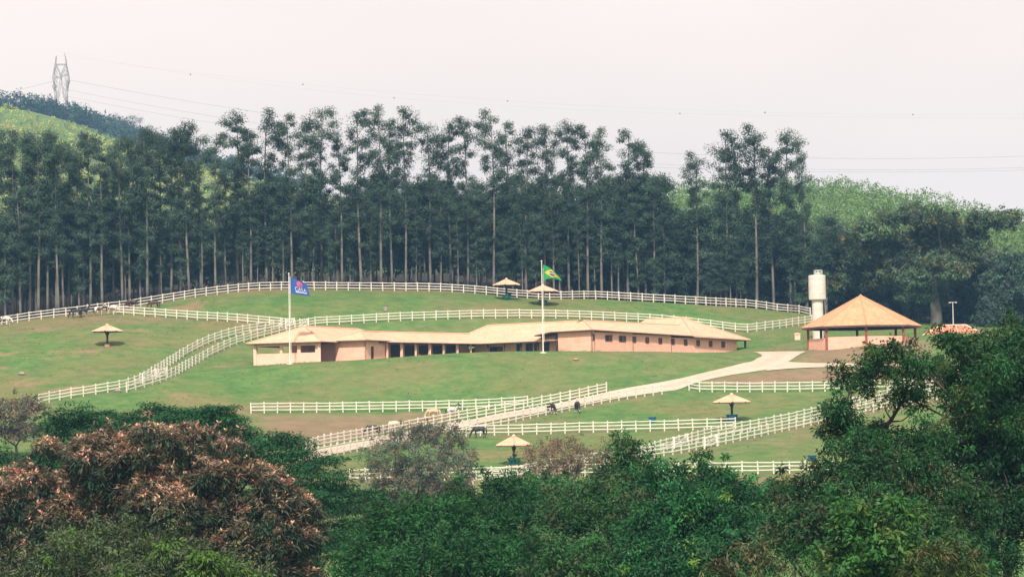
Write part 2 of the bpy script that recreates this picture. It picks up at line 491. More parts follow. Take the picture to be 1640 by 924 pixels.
# ------------------------------------------------------------------ fence lines, as photograph points on the ground
FENCES = [
    dict(px=[(-25, 524), (0, 521), (50, 513), (110, 506), (155, 500), (200, 495), (260, 485), (320, 475), (400, 466), (460, 464), (560, 465), (650, 466), (700, 466.5), (760, 470), (830, 477), (900, 481), (960, 485), (1040, 491), (1120, 494), (1200, 497), (1250, 501), (1298, 506)],
         label='long white three-rail fence along the ridge against the eucalyptus wood', step=2.15),
    dict(px=[(182, 503), (270, 509), (375, 516), (420, 520), (468, 524)],
         label='white fence between the horse shelter field and the upper pasture', step=2.0),
    dict(px=[(62, 647), (110, 638), (150, 632), (200, 624), (228, 613), (262, 592), (299, 568), (340, 548), (384, 536), (420, 530), (452, 525)],
         label='white fence on the pasture side of the curving lane left of the stable', step=2.0),
    dict(px=[(203, 628), (235, 619), (262, 611), (280, 603), (300, 591), (340, 569), (375, 553), (400, 546), (420, 540), (445, 534), (463, 529), (490, 524), (508, 521), (545, 519.5), (600, 516), (640, 514), (700, 512), (760, 510), (830, 509), (900, 510), (960, 512), (1000, 514), (1040, 516), (1090, 520), (1140, 526), (1187, 532), (1200, 532), (1230, 528), (1260, 524), (1300, 518)],
         label='white fence that curves round behind the stable roofs to the water tower', step=2.2),
    dict(px=[(402, 661.5), (500, 660.5), (600, 659.5), (700, 657.5), (780, 655), (845, 650)],
         label='straight white fence at the foot of the grass bank', step=1.95),
    dict(px=[(490, 724), (505, 717), (530, 712), (590, 702), (650, 690), (690, 683), (720, 677), (780, 666.5), (830, 658), (880, 648), (920, 640.5), (971, 629)],
         label='white fence on the uphill side of the pale drive ending at an open post', step=1.75),
    dict(px=[(500, 736), (548, 727), (600, 718), (660, 706), (723, 693), (790, 682), (822, 676), (852, 669), (899, 660), (958, 647), (1004, 639), (1037, 634), (1060, 631)],
         label='low white fence on the downhill side of the pale drive', step=1.6),
    dict(px=[(724, 698), (800, 697), (900, 694), (1000, 691.5), (1100, 689), (1178, 686)],
         label='straight white fence behind the umbrella shelter with the blue trough', step=1.98),
    dict(px=[(972, 745), (1020, 734), (1057, 723), (1077, 718), (1100, 712), (1131, 704), (1160, 698), (1190, 692), (1221, 687), (1260, 679), (1300, 670), (1331, 662), (1400, 644), (1460, 631), (1520, 622)],
         label='white fence on the uphill side of the lane below the drive', step=1.75),
    dict(px=[(757, 775), (800, 769), (850, 760), (900, 751), (950, 743), (1000, 738), (1062, 730), (1094, 725), (1126, 718), (1146, 714), (1179, 707), (1212, 700), (1243, 693), (1277, 686), (1320, 676), (1360, 668), (1420, 655), (1500, 640)],
         label='white fence with a braced gate on the downhill side of the lower lane', step=1.75),
    dict(px=[(560, 771), (640, 769), (755, 768), (830, 765), (930, 762), (1030, 760), (1100, 759.5), (1200, 758.5), (1290, 757.5), (1420, 756), (1640, 756)],
         label='lowest white fence close behind the valley trees', step=1.98),
    dict(px=[(1104, 625), (1116, 627.5), (1200, 628), (1300, 627), (1345, 626), (1420, 623), (1520, 619), (1660, 614)],
         label='white fence around the bare earth below the round pavilion', step=1.9),
]
def resample(p, step):
    p = np.asarray(p, float)
    s = np.r_[0, np.cumsum(np.linalg.norm(np.diff(p[:, :2], axis=0), axis=1))]
    n = max(1, int(round(s[-1] / step)))
    t = np.linspace(0, s[-1], n + 1)
    return np.stack([np.interp(t, s, p[:, k]) for k in range(3)], -1)
def ground_line(px, step):
    q = []
    for (a, b), (c, d) in zip(px[:-1], px[1:]):
        for k in range(6):
            h = hit(a + (c - a) * k / 6, b + (d - b) * k / 6)
            if h is not None: q.append(h)
    q.append(hit(*px[-1]))
    q = np.array(q)
    # keep the line free of jumps behind a crest
    keep = [0]
    for i in range(1, len(q)):
        if np.linalg.norm(q[i, :2] - q[keep[-1], :2]) < 25: keep.append(i)
    q = q[keep]
    sm = q.copy()
    for _ in range(3):
        sm[1:-1] = 0.25 * sm[:-2] + 0.5 * sm[1:-1] + 0.25 * sm[2:]
    r = resample(sm, step)
    for k in range(len(r)): r[k, 2] = gz(r[k, 0], r[k, 1])
    return r
for fd in FENCES:
    fd['pts'] = ground_line(fd['px'], fd['step'])
r_ = FENCES[0]['pts']                       # beyond the green flag the ridge fence stands just behind the brow
for k_ in range(len(r_)):
    push = 6.5 * float(smooth(870, 960, proj(r_[k_])[0])) * (1 - float(smooth(1255, 1298, proj(r_[k_])[0])))
    r_[k_, :2] *= 1 + push / r_[k_, 1]
    r_[k_, 2] = gz(r_[k_, 0], r_[k_, 1])

# ------------------------------------------------------------------ ground: grass, worn earth
SOIL = [  # bare or thin ground, outlined on the photograph: (points, amount)
    ([(410, 664), (560, 663), (700, 661), (745, 664), (690, 681), (600, 699), (505, 716), (470, 722), (440, 705), (420, 685)], 0.75),
    ([(1110, 616), (1150, 604), (1240, 594), (1320, 588), (1470, 588), (1470, 612), (1345, 613), (1200, 615)], 0.9),
    ([(1264, 579), (1293, 562), (1345, 553), (1480, 545), (1500, 552), (1440, 583), (1290, 582)], 0.85),
    ([(1230, 553), (1290, 545), (1293, 560), (1210, 562)], 0.45),
    ([(1180, 762), (1330, 760), (1330, 800), (1180, 800)], 0.6),
    ([(1090, 700), (1200, 704), (1330, 684), (1330, 700), (1210, 725), (1100, 735)], 0.3),
    ([(600, 524), (730, 518), (880, 516), (1000, 524), (1000, 532), (620, 534)], 0.35),
    ([(0, 522), (160, 503), (300, 509), (250, 520), (90, 532), (0, 538)], 0.35),
    ([(840, 682), (905, 668), (935, 661), (940, 664), (900, 676), (850, 688)], 0.5),
    ([(420, 585), (400, 560), (384, 556), (360, 545), (380, 552), (395, 575)], 0.25),
]
gpx, gpy = proj(gv)
def in_poly(px, py, poly):
    c = np.zeros(len(px), bool)
    for (x1, y1), (x2, y2) in zip(poly, poly[1:] + poly[:1]):
        cond = ((y1 > py) != (y2 > py))
        with np.errstate(divide='ignore', invalid='ignore'):
            c ^= cond & (px < (x2 - x1) * (py - y1) / (y2 - y1 + 1e-12) + x1)
    return c
zone = (gv[:, 1] > 345) & (gv[:, 1] < 566) & (np.abs(gv[:, 0]) < 130)
soil = np.zeros(len(gv))
for poly, amt in SOIL:
    s = in_poly(gpx, gpy, poly) & zone
    soil[s] = np.maximum(soil[s], amt)
soil = soil.reshape(ny, nx)
for _ in range(2):
    soil[1:-1, 1:-1] = (soil[1:-1, 1:-1] * 2 + soil[:-2, 1:-1] + soil[2:, 1:-1] + soil[1:-1, :-2] + soil[1:-1, 2:]) / 6
soil = soil.ravel()
zi = np.where(zone)[0]
for fi, wgt in ((0, 0.95), (1, 0.35), (2, 0.35), (3, 0.25), (6, 0.5), (7, 0.45), (9, 0.55), (10, 0.6)):
    fp = resample(FENCES[fi]['pts'], 1.0)
    if fi == 0: fp = fp[fp[:, 0] < 2]
    d2 = np.full(len(zi), 1e9)
    for k in range(0, len(fp), 1):
        d2 = np.minimum(d2, (gv[zi, 0] - fp[k, 0]) ** 2 + (gv[zi, 1] - fp[k, 1]) ** 2)
    soil[zi] = np.maximum(soil[zi], wgt * np.exp(-d2 / 2.2))
wood = ((gv[:, 1] > 552) & (gv[:, 1] < 720)).astype(float)
a = ground_me.attributes.new('soil', 'FLOAT', 'POINT'); a.data.foreach_set('value', soil.astype(np.float32))
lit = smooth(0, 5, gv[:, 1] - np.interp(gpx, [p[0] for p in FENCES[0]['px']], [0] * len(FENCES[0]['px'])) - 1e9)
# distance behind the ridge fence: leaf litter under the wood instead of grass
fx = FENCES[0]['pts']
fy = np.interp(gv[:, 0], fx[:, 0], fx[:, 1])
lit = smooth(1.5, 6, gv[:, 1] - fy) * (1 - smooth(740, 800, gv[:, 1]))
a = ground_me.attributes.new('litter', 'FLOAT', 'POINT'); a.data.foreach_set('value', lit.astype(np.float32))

def ground_mat():
    m, nt, b = new_mat('pasture')
    n1 = noise(nt, 0.045, 7, 0.62)
    n2 = noise(nt, 0.35, 9, 0.78)
    n3 = noise(nt, 0.16, 5, 0.62)
    green = ramp(nt, n2, [(0.30, (0.048, 0.132, 0.036)), (0.5, (0.096, 0.192, 0.054)), (0.70, (0.172, 0.240, 0.078))])
    dry = ramp(nt, n2, [(0.3, (0.145, 0.16, 0.06)), (0.7, (0.25, 0.205, 0.10))])
    c = mixc(nt, ramp(nt, n1, [(0.44, (0, 0, 0)), (0.64, (0.85, 0.85, 0.85))]), green, dry)
    lush = ramp(nt, n3, [(0.60, (0, 0, 0)), (0.70, (0.6, 0.6, 0.6))])
    c = mixc(nt, lush, c, (0.055, 0.145, 0.055))
    red = ramp(nt, n2, [(0.3, (0.24, 0.145, 0.085)), (0.7, (0.36, 0.24, 0.155))])
    spots = ramp(nt, noise(nt, 0.1, 7, 0.7), [(0.55, (0, 0, 0)), (0.64, (0.75, 0.75, 0.75))])
    wo = nt.nodes.new('ShaderNodeAttribute'); wo.attribute_name = 'worn'
    c = mixc(nt, mixc(nt, 1.0, spots, wo.outputs['Color'], 'MULTIPLY'), c, red)
    at_ = nt.nodes.new('ShaderNodeAttribute'); at_.attribute_name = 'soil'
    mul = nt.nodes.new('ShaderNodeMath'); mul.operation = 'MULTIPLY_ADD'
    sub = nt.nodes.new('ShaderNodeMath'); sub.operation = 'SUBTRACT'; sub.inputs[1].default_value = 0.5
    nt.links.new(n3, sub.inputs[0])
    nt.links.new(sub.outputs[0], mul.inputs[0]); mul.inputs[1].default_value = 0.9
    nt.links.new(at_.outputs['Fac'], mul.inputs[2])
    cl = nt.nodes.new('ShaderNodeMath'); cl.operation = 'MULTIPLY'; cl.use_clamp = True
    nt.links.new(mul.outputs[0], cl.inputs[0])
    st = nt.nodes.new('ShaderNodeMath'); st.operation = 'SMOOTH_MIN'; st.inputs[1].default_value = 1.0; st.inputs[2].default_value = 0.1
    nt.links.new(at_.outputs['Fac'], st.inputs[0])
    up = nt.nodes.new('ShaderNodeMath'); up.operation = 'MULTIPLY'; up.inputs[1].default_value = 3.0; up.use_clamp = True
    nt.links.new(at_.outputs['Fac'], up.inputs[0])
    nt.links.new(up.outputs[0], cl.inputs[1])
    earth = ramp(nt, n2, [(0.3, (0.20, 0.135, 0.085)), (0.7, (0.31, 0.215, 0.145))])
    c = mixc(nt, cl.outputs[0], c, earth)
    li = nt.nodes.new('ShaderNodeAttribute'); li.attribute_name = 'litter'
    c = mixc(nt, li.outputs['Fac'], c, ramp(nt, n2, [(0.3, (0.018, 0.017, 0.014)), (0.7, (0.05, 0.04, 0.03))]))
    nt.links.new(c, b.inputs['Base Color'])
    b.inputs['Roughness'].default_value = 0.95
    b.inputs['Specular IOR Level'].default_value = 0.08
    bump(nt, b, noise(nt, 1.3, 6, 0.75), 0.9, 0.35)
    return m
worn = (1 - smooth(330, 440, gpx)) * .9 + .2 + .5 * smooth(690, 740, gpy)
a = ground_me.attributes.new('worn', 'FLOAT', 'POINT'); a.data.foreach_set('value', np.clip(worn, 0, 1).astype(np.float32))
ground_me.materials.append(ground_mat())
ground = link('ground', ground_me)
tag(ground, kind='structure', label='rolling green pasture with dry and reddish patches')

# ------------------------------------------------------------------ the pale drive
def unit2(a):
    return a / (np.linalg.norm(a, axis=1, keepdims=True) + 1e-9)
def ribbon(name, pairs, label, lift=0.07, across=8):
    rows = []
    for (a1, b1), (a2, b2) in zip(pairs[:-1], pairs[1:]):
        ha1, hb1, ha2, hb2 = hit(*a1), hit(*b1), hit(*a2), hit(*b2)
        n = max(2, int(max(np.linalg.norm(ha2 - ha1), np.linalg.norm(hb2 - hb1)) / 1.2))
        for k in range(n):
            rows.append((ha1 + (ha2 - ha1) * k / n, hb1 + (hb2 - hb1) * k / n))
    rows.append((hit(*pairs[-1][0]), hit(*pairs[-1][1])))
    A = np.array([r[0] for r in rows]); B = np.array([r[1] for r in rows])
    for X in (A, B):
        for _ in range(3):
            X[1:-1] = 0.25 * X[:-2] + 0.5 * X[1:-1] + 0.25 * X[2:]
    nA = rng.normal(size=len(A)); nB = rng.normal(size=len(A))
    for _ in range(2):
        nA[1:-1] = (nA[:-2] + nA[1:-1] + nA[2:]) / 2.4; nB[1:-1] = (nB[:-2] + nB[1:-1] + nB[2:]) / 2.4
    dv = unit2(B - A); A = A + dv * (nA * .22)[:, None]; B = B + dv * (nB * .22)[:, None]
    v = []
    for a_, b_ in zip(A, B):
        for k in range(across + 1):
            q = a_ + (b_ - a_) * k / across
            v.append((q[0], q[1], gz(q[0], q[1]) + lift))
    w = across + 1
    q = [(i * w + k, i * w + k + 1, (i + 1) * w + k + 1, (i + 1) * w + k) for i in range(len(A) - 1) for k in range(across)]
    me = mesh_from_arrays(name, np.array(v), np.array(q), [M['road']])
    ac = me.attributes.new('across', 'FLOAT', 'POINT'); ac.data.foreach_set('value', np.tile(np.linspace(0, 1, w), len(A)).astype(np.float32))
    me.polygons.foreach_set('use_smooth', [True] * len(me.polygons))
    o = link(name, me)
    return tag(o, label=label, kind='structure')
ribbon('drive', [((470, 728), (482, 740)), ((515, 719), (530, 728)), ((578, 708), (580, 718)), ((650, 693), (655, 703)), ((716, 680), (723, 688)),
                 ((786, 665), (786, 674.5)), ((860, 652), (860, 660.5)), ((920, 640.5), (920, 649)), ((973, 628), (980, 638)), ((1043, 615), (1040, 629)),
                 ((1080, 608), (1085, 626)), ((1110, 601), (1103, 617)), ((1145, 593.5), (1130, 609)), ((1180, 585), (1190, 598)), ((1205, 579), (1236, 592)),
                 ((1221.5, 570), (1262, 580)), ((1207, 564), (1292, 563))], 'pale gravel drive climbing past the stable')
ribbon('drive_branch', [((1226, 594), (1258, 580)), ((1290, 589), (1280, 582)), ((1353, 587), (1353, 583)), ((1450, 589), (1450, 585)), ((1560, 596), (1560, 592)), ((1650, 604), (1650, 600))],
       'pale gravel branch passing below the round pavilion', lift=0.10, across=5)

# ------------------------------------------------------------------ fences and gates
post_mb = MB()
post_mb.box((0, 0, 0.70), (0.16, 0.16, 1.7))
post_mb.add([(-.095, -.095, 1.55), (.095, -.095, 1.55), (.095, .095, 1.55), (-.095, .095, 1.55), (0, 0, 1.63)], [(3, 2, 1, 0), (0, 1, 4), (1, 2, 4), (2, 3, 4), (3, 0, 4)])
post_me = post_mb.mesh('post', M['white_paint'])
RAIL_H = (0.46, 0.95, 1.42)
def build_fence(fd, i):
    p = fd['pts']
    root = empty('rail_fence', p[0])
    tag(root, fd['label'], 'fence', 'white rail fences round the paddocks')
    for k in range(len(p)):
        d = p[min(k + 1, len(p) - 1)] - p[max(k - 1, 0)]
        o = link('post', post_me, root, p[k] - p[0], math.atan2(d[1], d[0]))
        o.scale = (1, 1, 1 + random.uniform(-0.05, 0.04))
        o.rotation_euler = (random.gauss(0, .02), random.gauss(0, .02), o.rotation_euler[2])
    fs = 1.0
    for h in RAIL_H:
        mb = MB()
        n = len(p); vs = []
        for k in range(n):
            d = p[min(k + 1, n - 1)] - p[max(k - 1, 0)]
            nrm = np.array([-d[1], d[0], 0]); nrm /= np.linalg.norm(nrm)
            if nrm[1] > 0: nrm = -nrm
            c = p[k] - p[0] + np.array([0, 0, h + random.uniform(-0.035, 0.03)]) + nrm * 0.107
            vs += [c + nrm * 0.025 + (0, 0, -.063), c + nrm * 0.025 + (0, 0, .063), c - nrm * 0.025 + (0, 0, .063), c - nrm * 0.025 + (0, 0, -.063)]
        fcs = [(k * 4 + j, k * 4 + (j + 1) % 4, k * 4 + 4 + (j + 1) % 4, k * 4 + 4 + j) for k in range(n - 1) for j in range(4)]
        fcs += [(3, 2, 1, 0), (4 * n - 4, 4 * n - 3, 4 * n - 2, 4 * n - 1)]
        mb.add(vs, fcs).build('rail', M['white_paint'], root)
    return root
for i, fd in enumerate(FENCES): build_fence(fd, i)

def build_gate(pa, pb, label, off=0.25):
    a = hit(*pa); b = hit(*pb)
    d = b - a; d[2] = 0; L = np.linalg.norm(d); d /= L
    nrm = np.array([-d[1], d[0], 0])
    if nrm[1] > 0: nrm = -nrm
    a = a + nrm * off; b = b + nrm * off
    root = empty('gate', a)
    tag(root, label, 'gate', 'white braced field gates')
    B0 = b - a
    B0[2] = gz(b[0], b[1]) - gz(a[0], a[1])
    up = np.array([0, 0, 1.0])
    for q in (np.zeros(3), B0):
        MB().bar(q + up * -0.1, q + up * 1.6, 0.2).build('gate_post', M['white_paint'], root)
    q0 = d * 0.2; q1 = B0 - d * 0.2
    for q in (q0, q1):
        MB().bar(q + up * 0.30, q + up * 1.46, 0.12).build('stile', M['white_paint'], root)
    for h in (0.36, 0.9, 1.40):
        MB().bar(q0 + up * h, q1 + up * h, 0.07, 0.13).build('rail', M['white_paint'], root)
    MB().bar(q0 + up * 0.4 + nrm * 0.06, q1 + up * 1.36 + nrm * 0.06, 0.05, 0.11).build('brace', M['white_paint'], root)
    MB().bar(q0 + up * 1.36 + nrm * 0.11, q1 + up * 0.4 + nrm * 0.11, 0.05, 0.11).build('brace', M['white_paint'], root)
    return root
build_gate((1077, 718), (1099, 712.5), 'braced white gate in the uphill fence of the lower lane')
build_gate((1126, 718), (1146, 714), 'braced white gate in the downhill fence of the lower lane')
build_gate((226, 613.5), (246, 607), 'braced white gate across the foot of the curving lane')
build_gate((248, 606.5), (266, 604), 'second braced white gate beside the foot of the curving lane')
build_gate((456, 525.5), (470, 523.5), 'white gate at the top of the lane behind the flag pole')
build_gate((479, 525), (493, 523.5), 'white gate above the left roof of the stable')

# ------------------------------------------------------------------ roofs and walls
def roof_mesh(name, verts, faces, mat, edge_mat, thick=0.16):
    """tiled roof skin from polygons (counter-clockwise seen from above) with a dark underside and eave edge; UV runs along each slope"""
    me = bpy.data.meshes.new(name)
    n = len(verts)
    vs = [tuple(map(float, v)) for v in verts] + [(float(v[0]), float(v[1]), float(v[2]) - thick) for v in verts]
    fs = [tuple(f) for f in faces] + [tuple(i + n for i in reversed(f)) for f in faces]
    cnt = {}
    for f in faces:
        for i, j in zip(f, f[1:] + f[:1]): cnt[(i, j)] = 1
    edges = [(i, j) for (i, j) in cnt if (j, i) not in cnt]
    nt_ = len(faces)
    fs += [(j, i, i + n, j + n) for i, j in edges]
    me.from_pydata(vs, [], fs)
    me.materials.append(mat); me.materials.append(edge_mat)
    uv = me.uv_layers.new(name='UVMap')
    for k, p in enumerate(me.polygons):
        p.material_index = 0 if k < nt_ else 1
        nrm = p.normal
        t = Vector((-nrm.y, nrm.x, 0))
        t = t.normalized() if t.length > 1e-4 else Vector((1, 0, 0))
        s = nrm.cross(t)
        for li in p.loop_indices:
            co = Vector(vs[me.loops[li].vertex_index])
            uv.data[li].uv = (co.dot(t), co.dot(s))
    me.update()
    return me

def ridge_caps(roof, segs, mat, r=0.13):
    for a_, b_ in segs:
        MB().tube([np.array(a_) + (0, 0, .03), np.array(b_) + (0, 0, .03)], r, 6).build('ridge_cap', mat, roof)

class Frame:
    """a plan frame: origin, axis u, axis v (horizontal)"""
    def __init__(s, o, u, v):
        s.o = np.array(o, float); s.u = np.array([u[0], u[1], 0.0]); s.v = np.array([v[0], v[1], 0.0])
    def __call__(s, u, v, z):
        q = s.o + s.u * u + s.v * v
        return np.array([q[0], q[1], z])

def wall(parent, p, q, z0, z1, mat, openings=(), t=0.22, name='wall'):
    """wall from p to q (plan points), outside on the right-hand side of p->q; openings (s0, s1, h0, h1) measured from p and z0"""
    p = np.array(p[:2], float); q = np.array(q[:2], float)
    d = q - p; L = np.linalg.norm(d); d /= L
    nrm = np.array([d[1], -d[0]])
    H = z1 - z0
    S = sorted({0.0, L, *[o[0] for o in openings], *[o[1] for o in openings]})
    Z = sorted({0.0, H, *[o[2] for o in openings], *[o[3] for o in openings]})
    mb = MB()
    vid = {}
    def V(s, z, k):
        key = (round(s, 4), round(z, 4), k)
        if key not in vid:
            w = p + d * s - nrm * (t * k)
            mb.v.append((w[0], w[1], z0 + z)); vid[key] = len(mb.v) - 1
        return vid[key]
    solid = {}
    for i in range(len(S) - 1):
        for j in range(len(Z) - 1):
            sm, zm = (S[i] + S[i + 1]) / 2, (Z[j] + Z[j + 1]) / 2
            solid[i, j] = not any(o[0] < sm < o[1] and o[2] < zm < o[3] for o in openings)
    for (i, j), ok in solid.items():
        if not ok: continue
        a, b, c, e = S[i], S[i + 1], Z[j], Z[j + 1]
        mb.f.append((V(a, c, 0), V(b, c, 0), V(b, e, 0), V(a, e, 0)))
        mb.f.append((V(b, c, 1), V(a, c, 1), V(a, e, 1), V(b, e, 1)))
        if not solid.get((i - 1, j), False): mb.f.append((V(a, c, 1), V(a, c, 0), V(a, e, 0), V(a, e, 1)))
        if not solid.get((i + 1, j), False): mb.f.append((V(b, c, 0), V(b, c, 1), V(b, e, 1), V(b, e, 0)))
        if not solid.get((i, j - 1), False): mb.f.append((V(a, c, 1), V(b, c, 1), V(b, c, 0), V(a, c, 0)))
        if not solid.get((i, j + 1), False): mb.f.append((V(a, e, 0), V(b, e, 0), V(b, e, 1), V(a, e, 1)))
    return mb.build(name, mat, parent)

def window(parent, p, q, s0, s1, z0, z1, shutter=None, frame_w=0.1):
    """pane set back in the opening, frame round it; shutter: part of the width left open and dark"""
    p = np.array(p[:2], float); q = np.array(q[:2], float)
    d = (q - p) / np.linalg.norm(q - p); nrm = np.array([d[1], -d[0]])
    def W(s, z, off): 
        w = p + d * s + nrm * off
        return np.array([w[0], w[1], z])
    fr = MB()
    for a_, b_ in (((s0, z0), (s1, z0)), ((s0, z1), (s1, z1)), ((s0, z0), (s0, z1)), ((s1, z0), (s1, z1))):
        fr.bar(W(a_[0], a_[1], 0.01), W(b_[0], b_[1], 0.01), frame_w, frame_w)
    win = fr.build('window', M['fascia'], parent)
    MB().add([W(s0, z0, -.12), W(s1, z0, -.12), W(s1, z1, -.12), W(s0, z1, -.12)], [(0, 1, 2, 3)]).build('pane', M['glass_dark'], win)
    if shutter:
        a, b = shutter
        MB().add([W(a, z0 + .05, -.05), W(b, z0 + .05, -.05), W(b, z1 - .05, -.05), W(a, z1 - .05, -.05), W(a, z0 + .05, -.08), W(b, z0 + .05, -.08), W(b, z1 - .05, -.08), W(a, z1 - .05, -.08)],
                 [(0, 1, 2, 3), (7, 6, 5, 4), (0, 4, 5, 1), (1, 5, 6, 2), (2, 6, 7, 3), (3, 7, 4, 0)]).build('shutter', M['shutter'], win)
    return win

# ------------------------------------------------------------------ the stable
stable = empty('stable_building', (0, 0, 0))
tag(stable, 'long low salmon stable with joined pale tiled hip roofs on the grass bank', 'stable')
TP, FA = M['tile_pale'], M['fascia']

# left block: hip end towards the valley, open windows
ca, sa = math.cos(math.radians(25)), math.sin(math.radians(25))
A = Frame((-30.7, 462.0, 0), (ca, -sa), (sa, ca))
ZA0, ZAE, ZAR = 10.6, 14.72, 17.5
aw, al = 12.1, 30.0
def hip(frame, u0, u1, v0, v1, ze, zr, hips=(True, True), axis='v'):
    """hip roof over a rectangle; ridge along axis"""
    if axis == 'v':
        m = (u0 + u1) / 2; h = (u1 - u0) / 2
        r0 = frame(m, v0 + (h if hips[0] else 0), zr); r1 = frame(m, v1 - (h if hips[1] else 0), zr)
        vs = [frame(u0, v0, ze), frame(u1, v0, ze), frame(u1, v1, ze), frame(u0, v1, ze), r0, r1]
        fs = [(0, 1, 4), (1, 2, 5, 4), (2, 3, 5), (3, 0, 4, 5)]
    else:
        m = (v0 + v1) / 2; h = (v1 - v0) / 2
        r0 = frame(u0 + (h if hips[0] else 0), m, zr); r1 = frame(u1 - (h if hips[1] else 0), m, zr)
        vs = [frame(u0, v0, ze), frame(u1, v0, ze), frame(u1, v1, ze), frame(u0, v1, ze), r0, r1]
        fs = [(0, 1, 5, 4), (1, 2, 5), (2, 3, 4, 5), (3, 0, 4)]
    return vs, fs
oh = 0.95
vs, fs = hip(A, -aw - oh, oh, -oh, al + oh, ZAE, ZAR)
ra = link('roof', roof_mesh('roof', vs, fs, TP, FA), stable)
ridge_caps(ra, [(vs[4], vs[5]), (vs[0], vs[4]), (vs[1], vs[4]), (vs[2], vs[5])], TP)
WH = ZAE + 0.1
pA0, pA1 = A(-aw, 0, 0), A(0, 0, 0)
hz = 11.55 - ZA0
wall(stable, pA0, pA1, ZA0, WH - .25, M['plaster_pale'], [(0.45, 4.7, hz + 1.5, hz + 2.65), (5.2, 7.9, hz + 1.5, hz + 2.65), (8.5, 11.2, hz + 1.5, hz + 2.65)])
wall(stable, A(-aw, 9, 0), A(-aw, 0.25, 0), ZA0, WH - .25, M['plaster_pale'], [(0.8, 8.3, hz + 1.5, hz + 2.65)])
wall(stable, A(-aw, al, 0), A(-aw, 21, 0), ZA0, WH - .25, M['plaster_pale'])
wall(stable, A(-5.6, 6.0, 0), A(-0.1, 6.0, 0), ZA0, WH - .25, M['plaster'])                   # back of the open bay
wall(stable, A(-5.6, 6.3, 0), A(-5.6, 0.3, 0), ZA0, WH - .25, M['plaster'], name='wall')
wall(stable, A(0.0, 6.25, 0), A(0.0, al, 0), ZA0, WH - .25, M['plaster'])
wall(stable, A(-7.2, 9.2, 0), A(-7.2, 8.0, 0), ZA0, WH - .25, M['plaster'])
for u_ in (-aw + .15, -0.15):
    MB().bar(A(u_, -.03, ZA0), A(u_, -.03, WH - .2), 0.42).build('pier', M['plaster_pale'], stable)

# the projecting bay
vs, fs = hip(A, -1.2, 6.3, 4.1, 16, 14.92, 16.55, (True, False))
vs[4] = A(3.1, 8.2, 16.5); vs[5] = A(2.6, 16, 16.5)
rb = link('roof', roof_mesh('roof', vs, fs, TP, FA), stable)
ridge_caps(rb, [(vs[4], vs[5]), (vs[0], vs[4]), (vs[1], vs[4])], TP)
wall(stable, A(0.02, 5.0, 0), A(5.5, 5.0, 0), ZA0, 14.85, M['plaster'])
wall(stable, A(5.5, 5.0, 0), A(5.5, 12.0, 0), ZA0, 14.85, M['plaster'], [(1.9, 3.0, hz + 0.0, hz + 2.4)])
MB().add([A(5.2, 6.9, ZA0), A(5.2, 8.0, ZA0), A(5.2, 8.0, 14), A(5.2, 6.9, 14)], [(0, 1, 2, 3)]).build('door', M['dark_wood'], stable)

# two wings round the yard and the long windowed wing, all on one frame turned 40 degrees
c4, s4 = math.cos(math.radians(40)), math.sin(math.radians(40))
C = Frame((-22.3, 467.0, 0), (c4, -s4), (s4, c4))       # u towards the viewer's right and forward, v back and right
LC = 25.7
# rear wing C: eave on u = 0, body to -u
vs, fs = hip(C, -9.2, 0.0, 1.5, LC + 6, 14.72, 16.55, (False, False))
rc = link('roof', roof_mesh('roof', vs, fs, TP, FA), stable)
ridge_caps(rc, [(vs[4], vs[5])], TP)
ops = []
s = 1.2
for k in range(7):
    ops.append((s, s + 2.6, 0.0, 3.5)); s += 3.45
wall(stable, C(-3.9, 0, 0), C(-3.9, LC + 2.0, 0), 11.0, 14.6, M['plaster'], ops)
for (s0, s1, _, _) in ops:
    MB().add([C(-4.05, s0, 11.0), C(-4.05, s1, 11.0), C(-4.05, s1, 14.55), C(-4.05, s0, 14.55)], [(0, 1, 2, 3)]).build('stall_opening', M['dark_wood'], stable)
    o_ = MB()
    o_.add([C(-3.98, s0, 11.0), C(-3.98, s1, 11.0), C(-3.98, s1, 13.1), C(-3.98, s0, 13.1)], [(0, 1, 2, 3)])
    if random.random() < 0.5: o_.build('stall_door', M['shutter'], stable)
for k in range(8):
    MB().bar(C(-0.75, 0.4 + k * 3.45, 11.0), C(-0.75, 0.4 + k * 3.45, 14.62), 0.42 if k % 2 == 0 else 0.32).build('column', M['plaster'], stable)
# cross wing D: eave on v = LC, body to +v
vs, fs = hip(C, -8.3, 17.0, LC, LC + 11.2, 14.72, 17.95, (True, False), 'u')
vs[4] = C(-2.6, LC + 5.6, 17.95)
rd = link('roof', roof_mesh('roof', vs, fs, TP, FA), stable)
ridge_caps(rd, [(vs[4], vs[5]), (vs[0], vs[4])], TP)
ops = [(3.4, 6.2, 0.95, 2.5), (9.2, 10.5, 0, 2.9), (11.2, 12.8, 0, 2.9), (13.0, 14.2, 0, 2.9), (14.9, 16.3, 1.0, 2.9), (17.8, 19.4, 0, 3.0), (20.0, 21.6, 0, 3.0)]
wD0, wD1 = C(-2.8, LC + 2.2, 0), C(20, LC + 2.2, 0)
wall(stable, wD0, wD1, 11.6, 14.62, M['plaster'], ops)
for (s0, s1, h0, h1) in ops:
    if h0 > 0.1:
        window(stable, wD0, wD1, s0, s1, 11.6 + h0, 11.6 + h1, (s0 + 1.5, s1 - .05) if s1 - s0 > 2 else None)
    else:
        MB().add([C(-2.8 + s0, LC + 2.33, 11.6), C(-2.8 + s1, LC + 2.33, 11.6), C(-2.8 + s1, LC + 2.33, 14.6), C(-2.8 + s0, LC + 2.33, 14.6)], [(0, 1, 2, 3)]).build('door', M['glass_dark'], stable)
for k in range(4):
    MB().bar(C(1.5 + k * 3.6, LC + 0.7, 11.2), C(1.5 + k * 3.6, LC + 0.7, 14.62), 0.28).build('column', M['dark_wood'], stable)
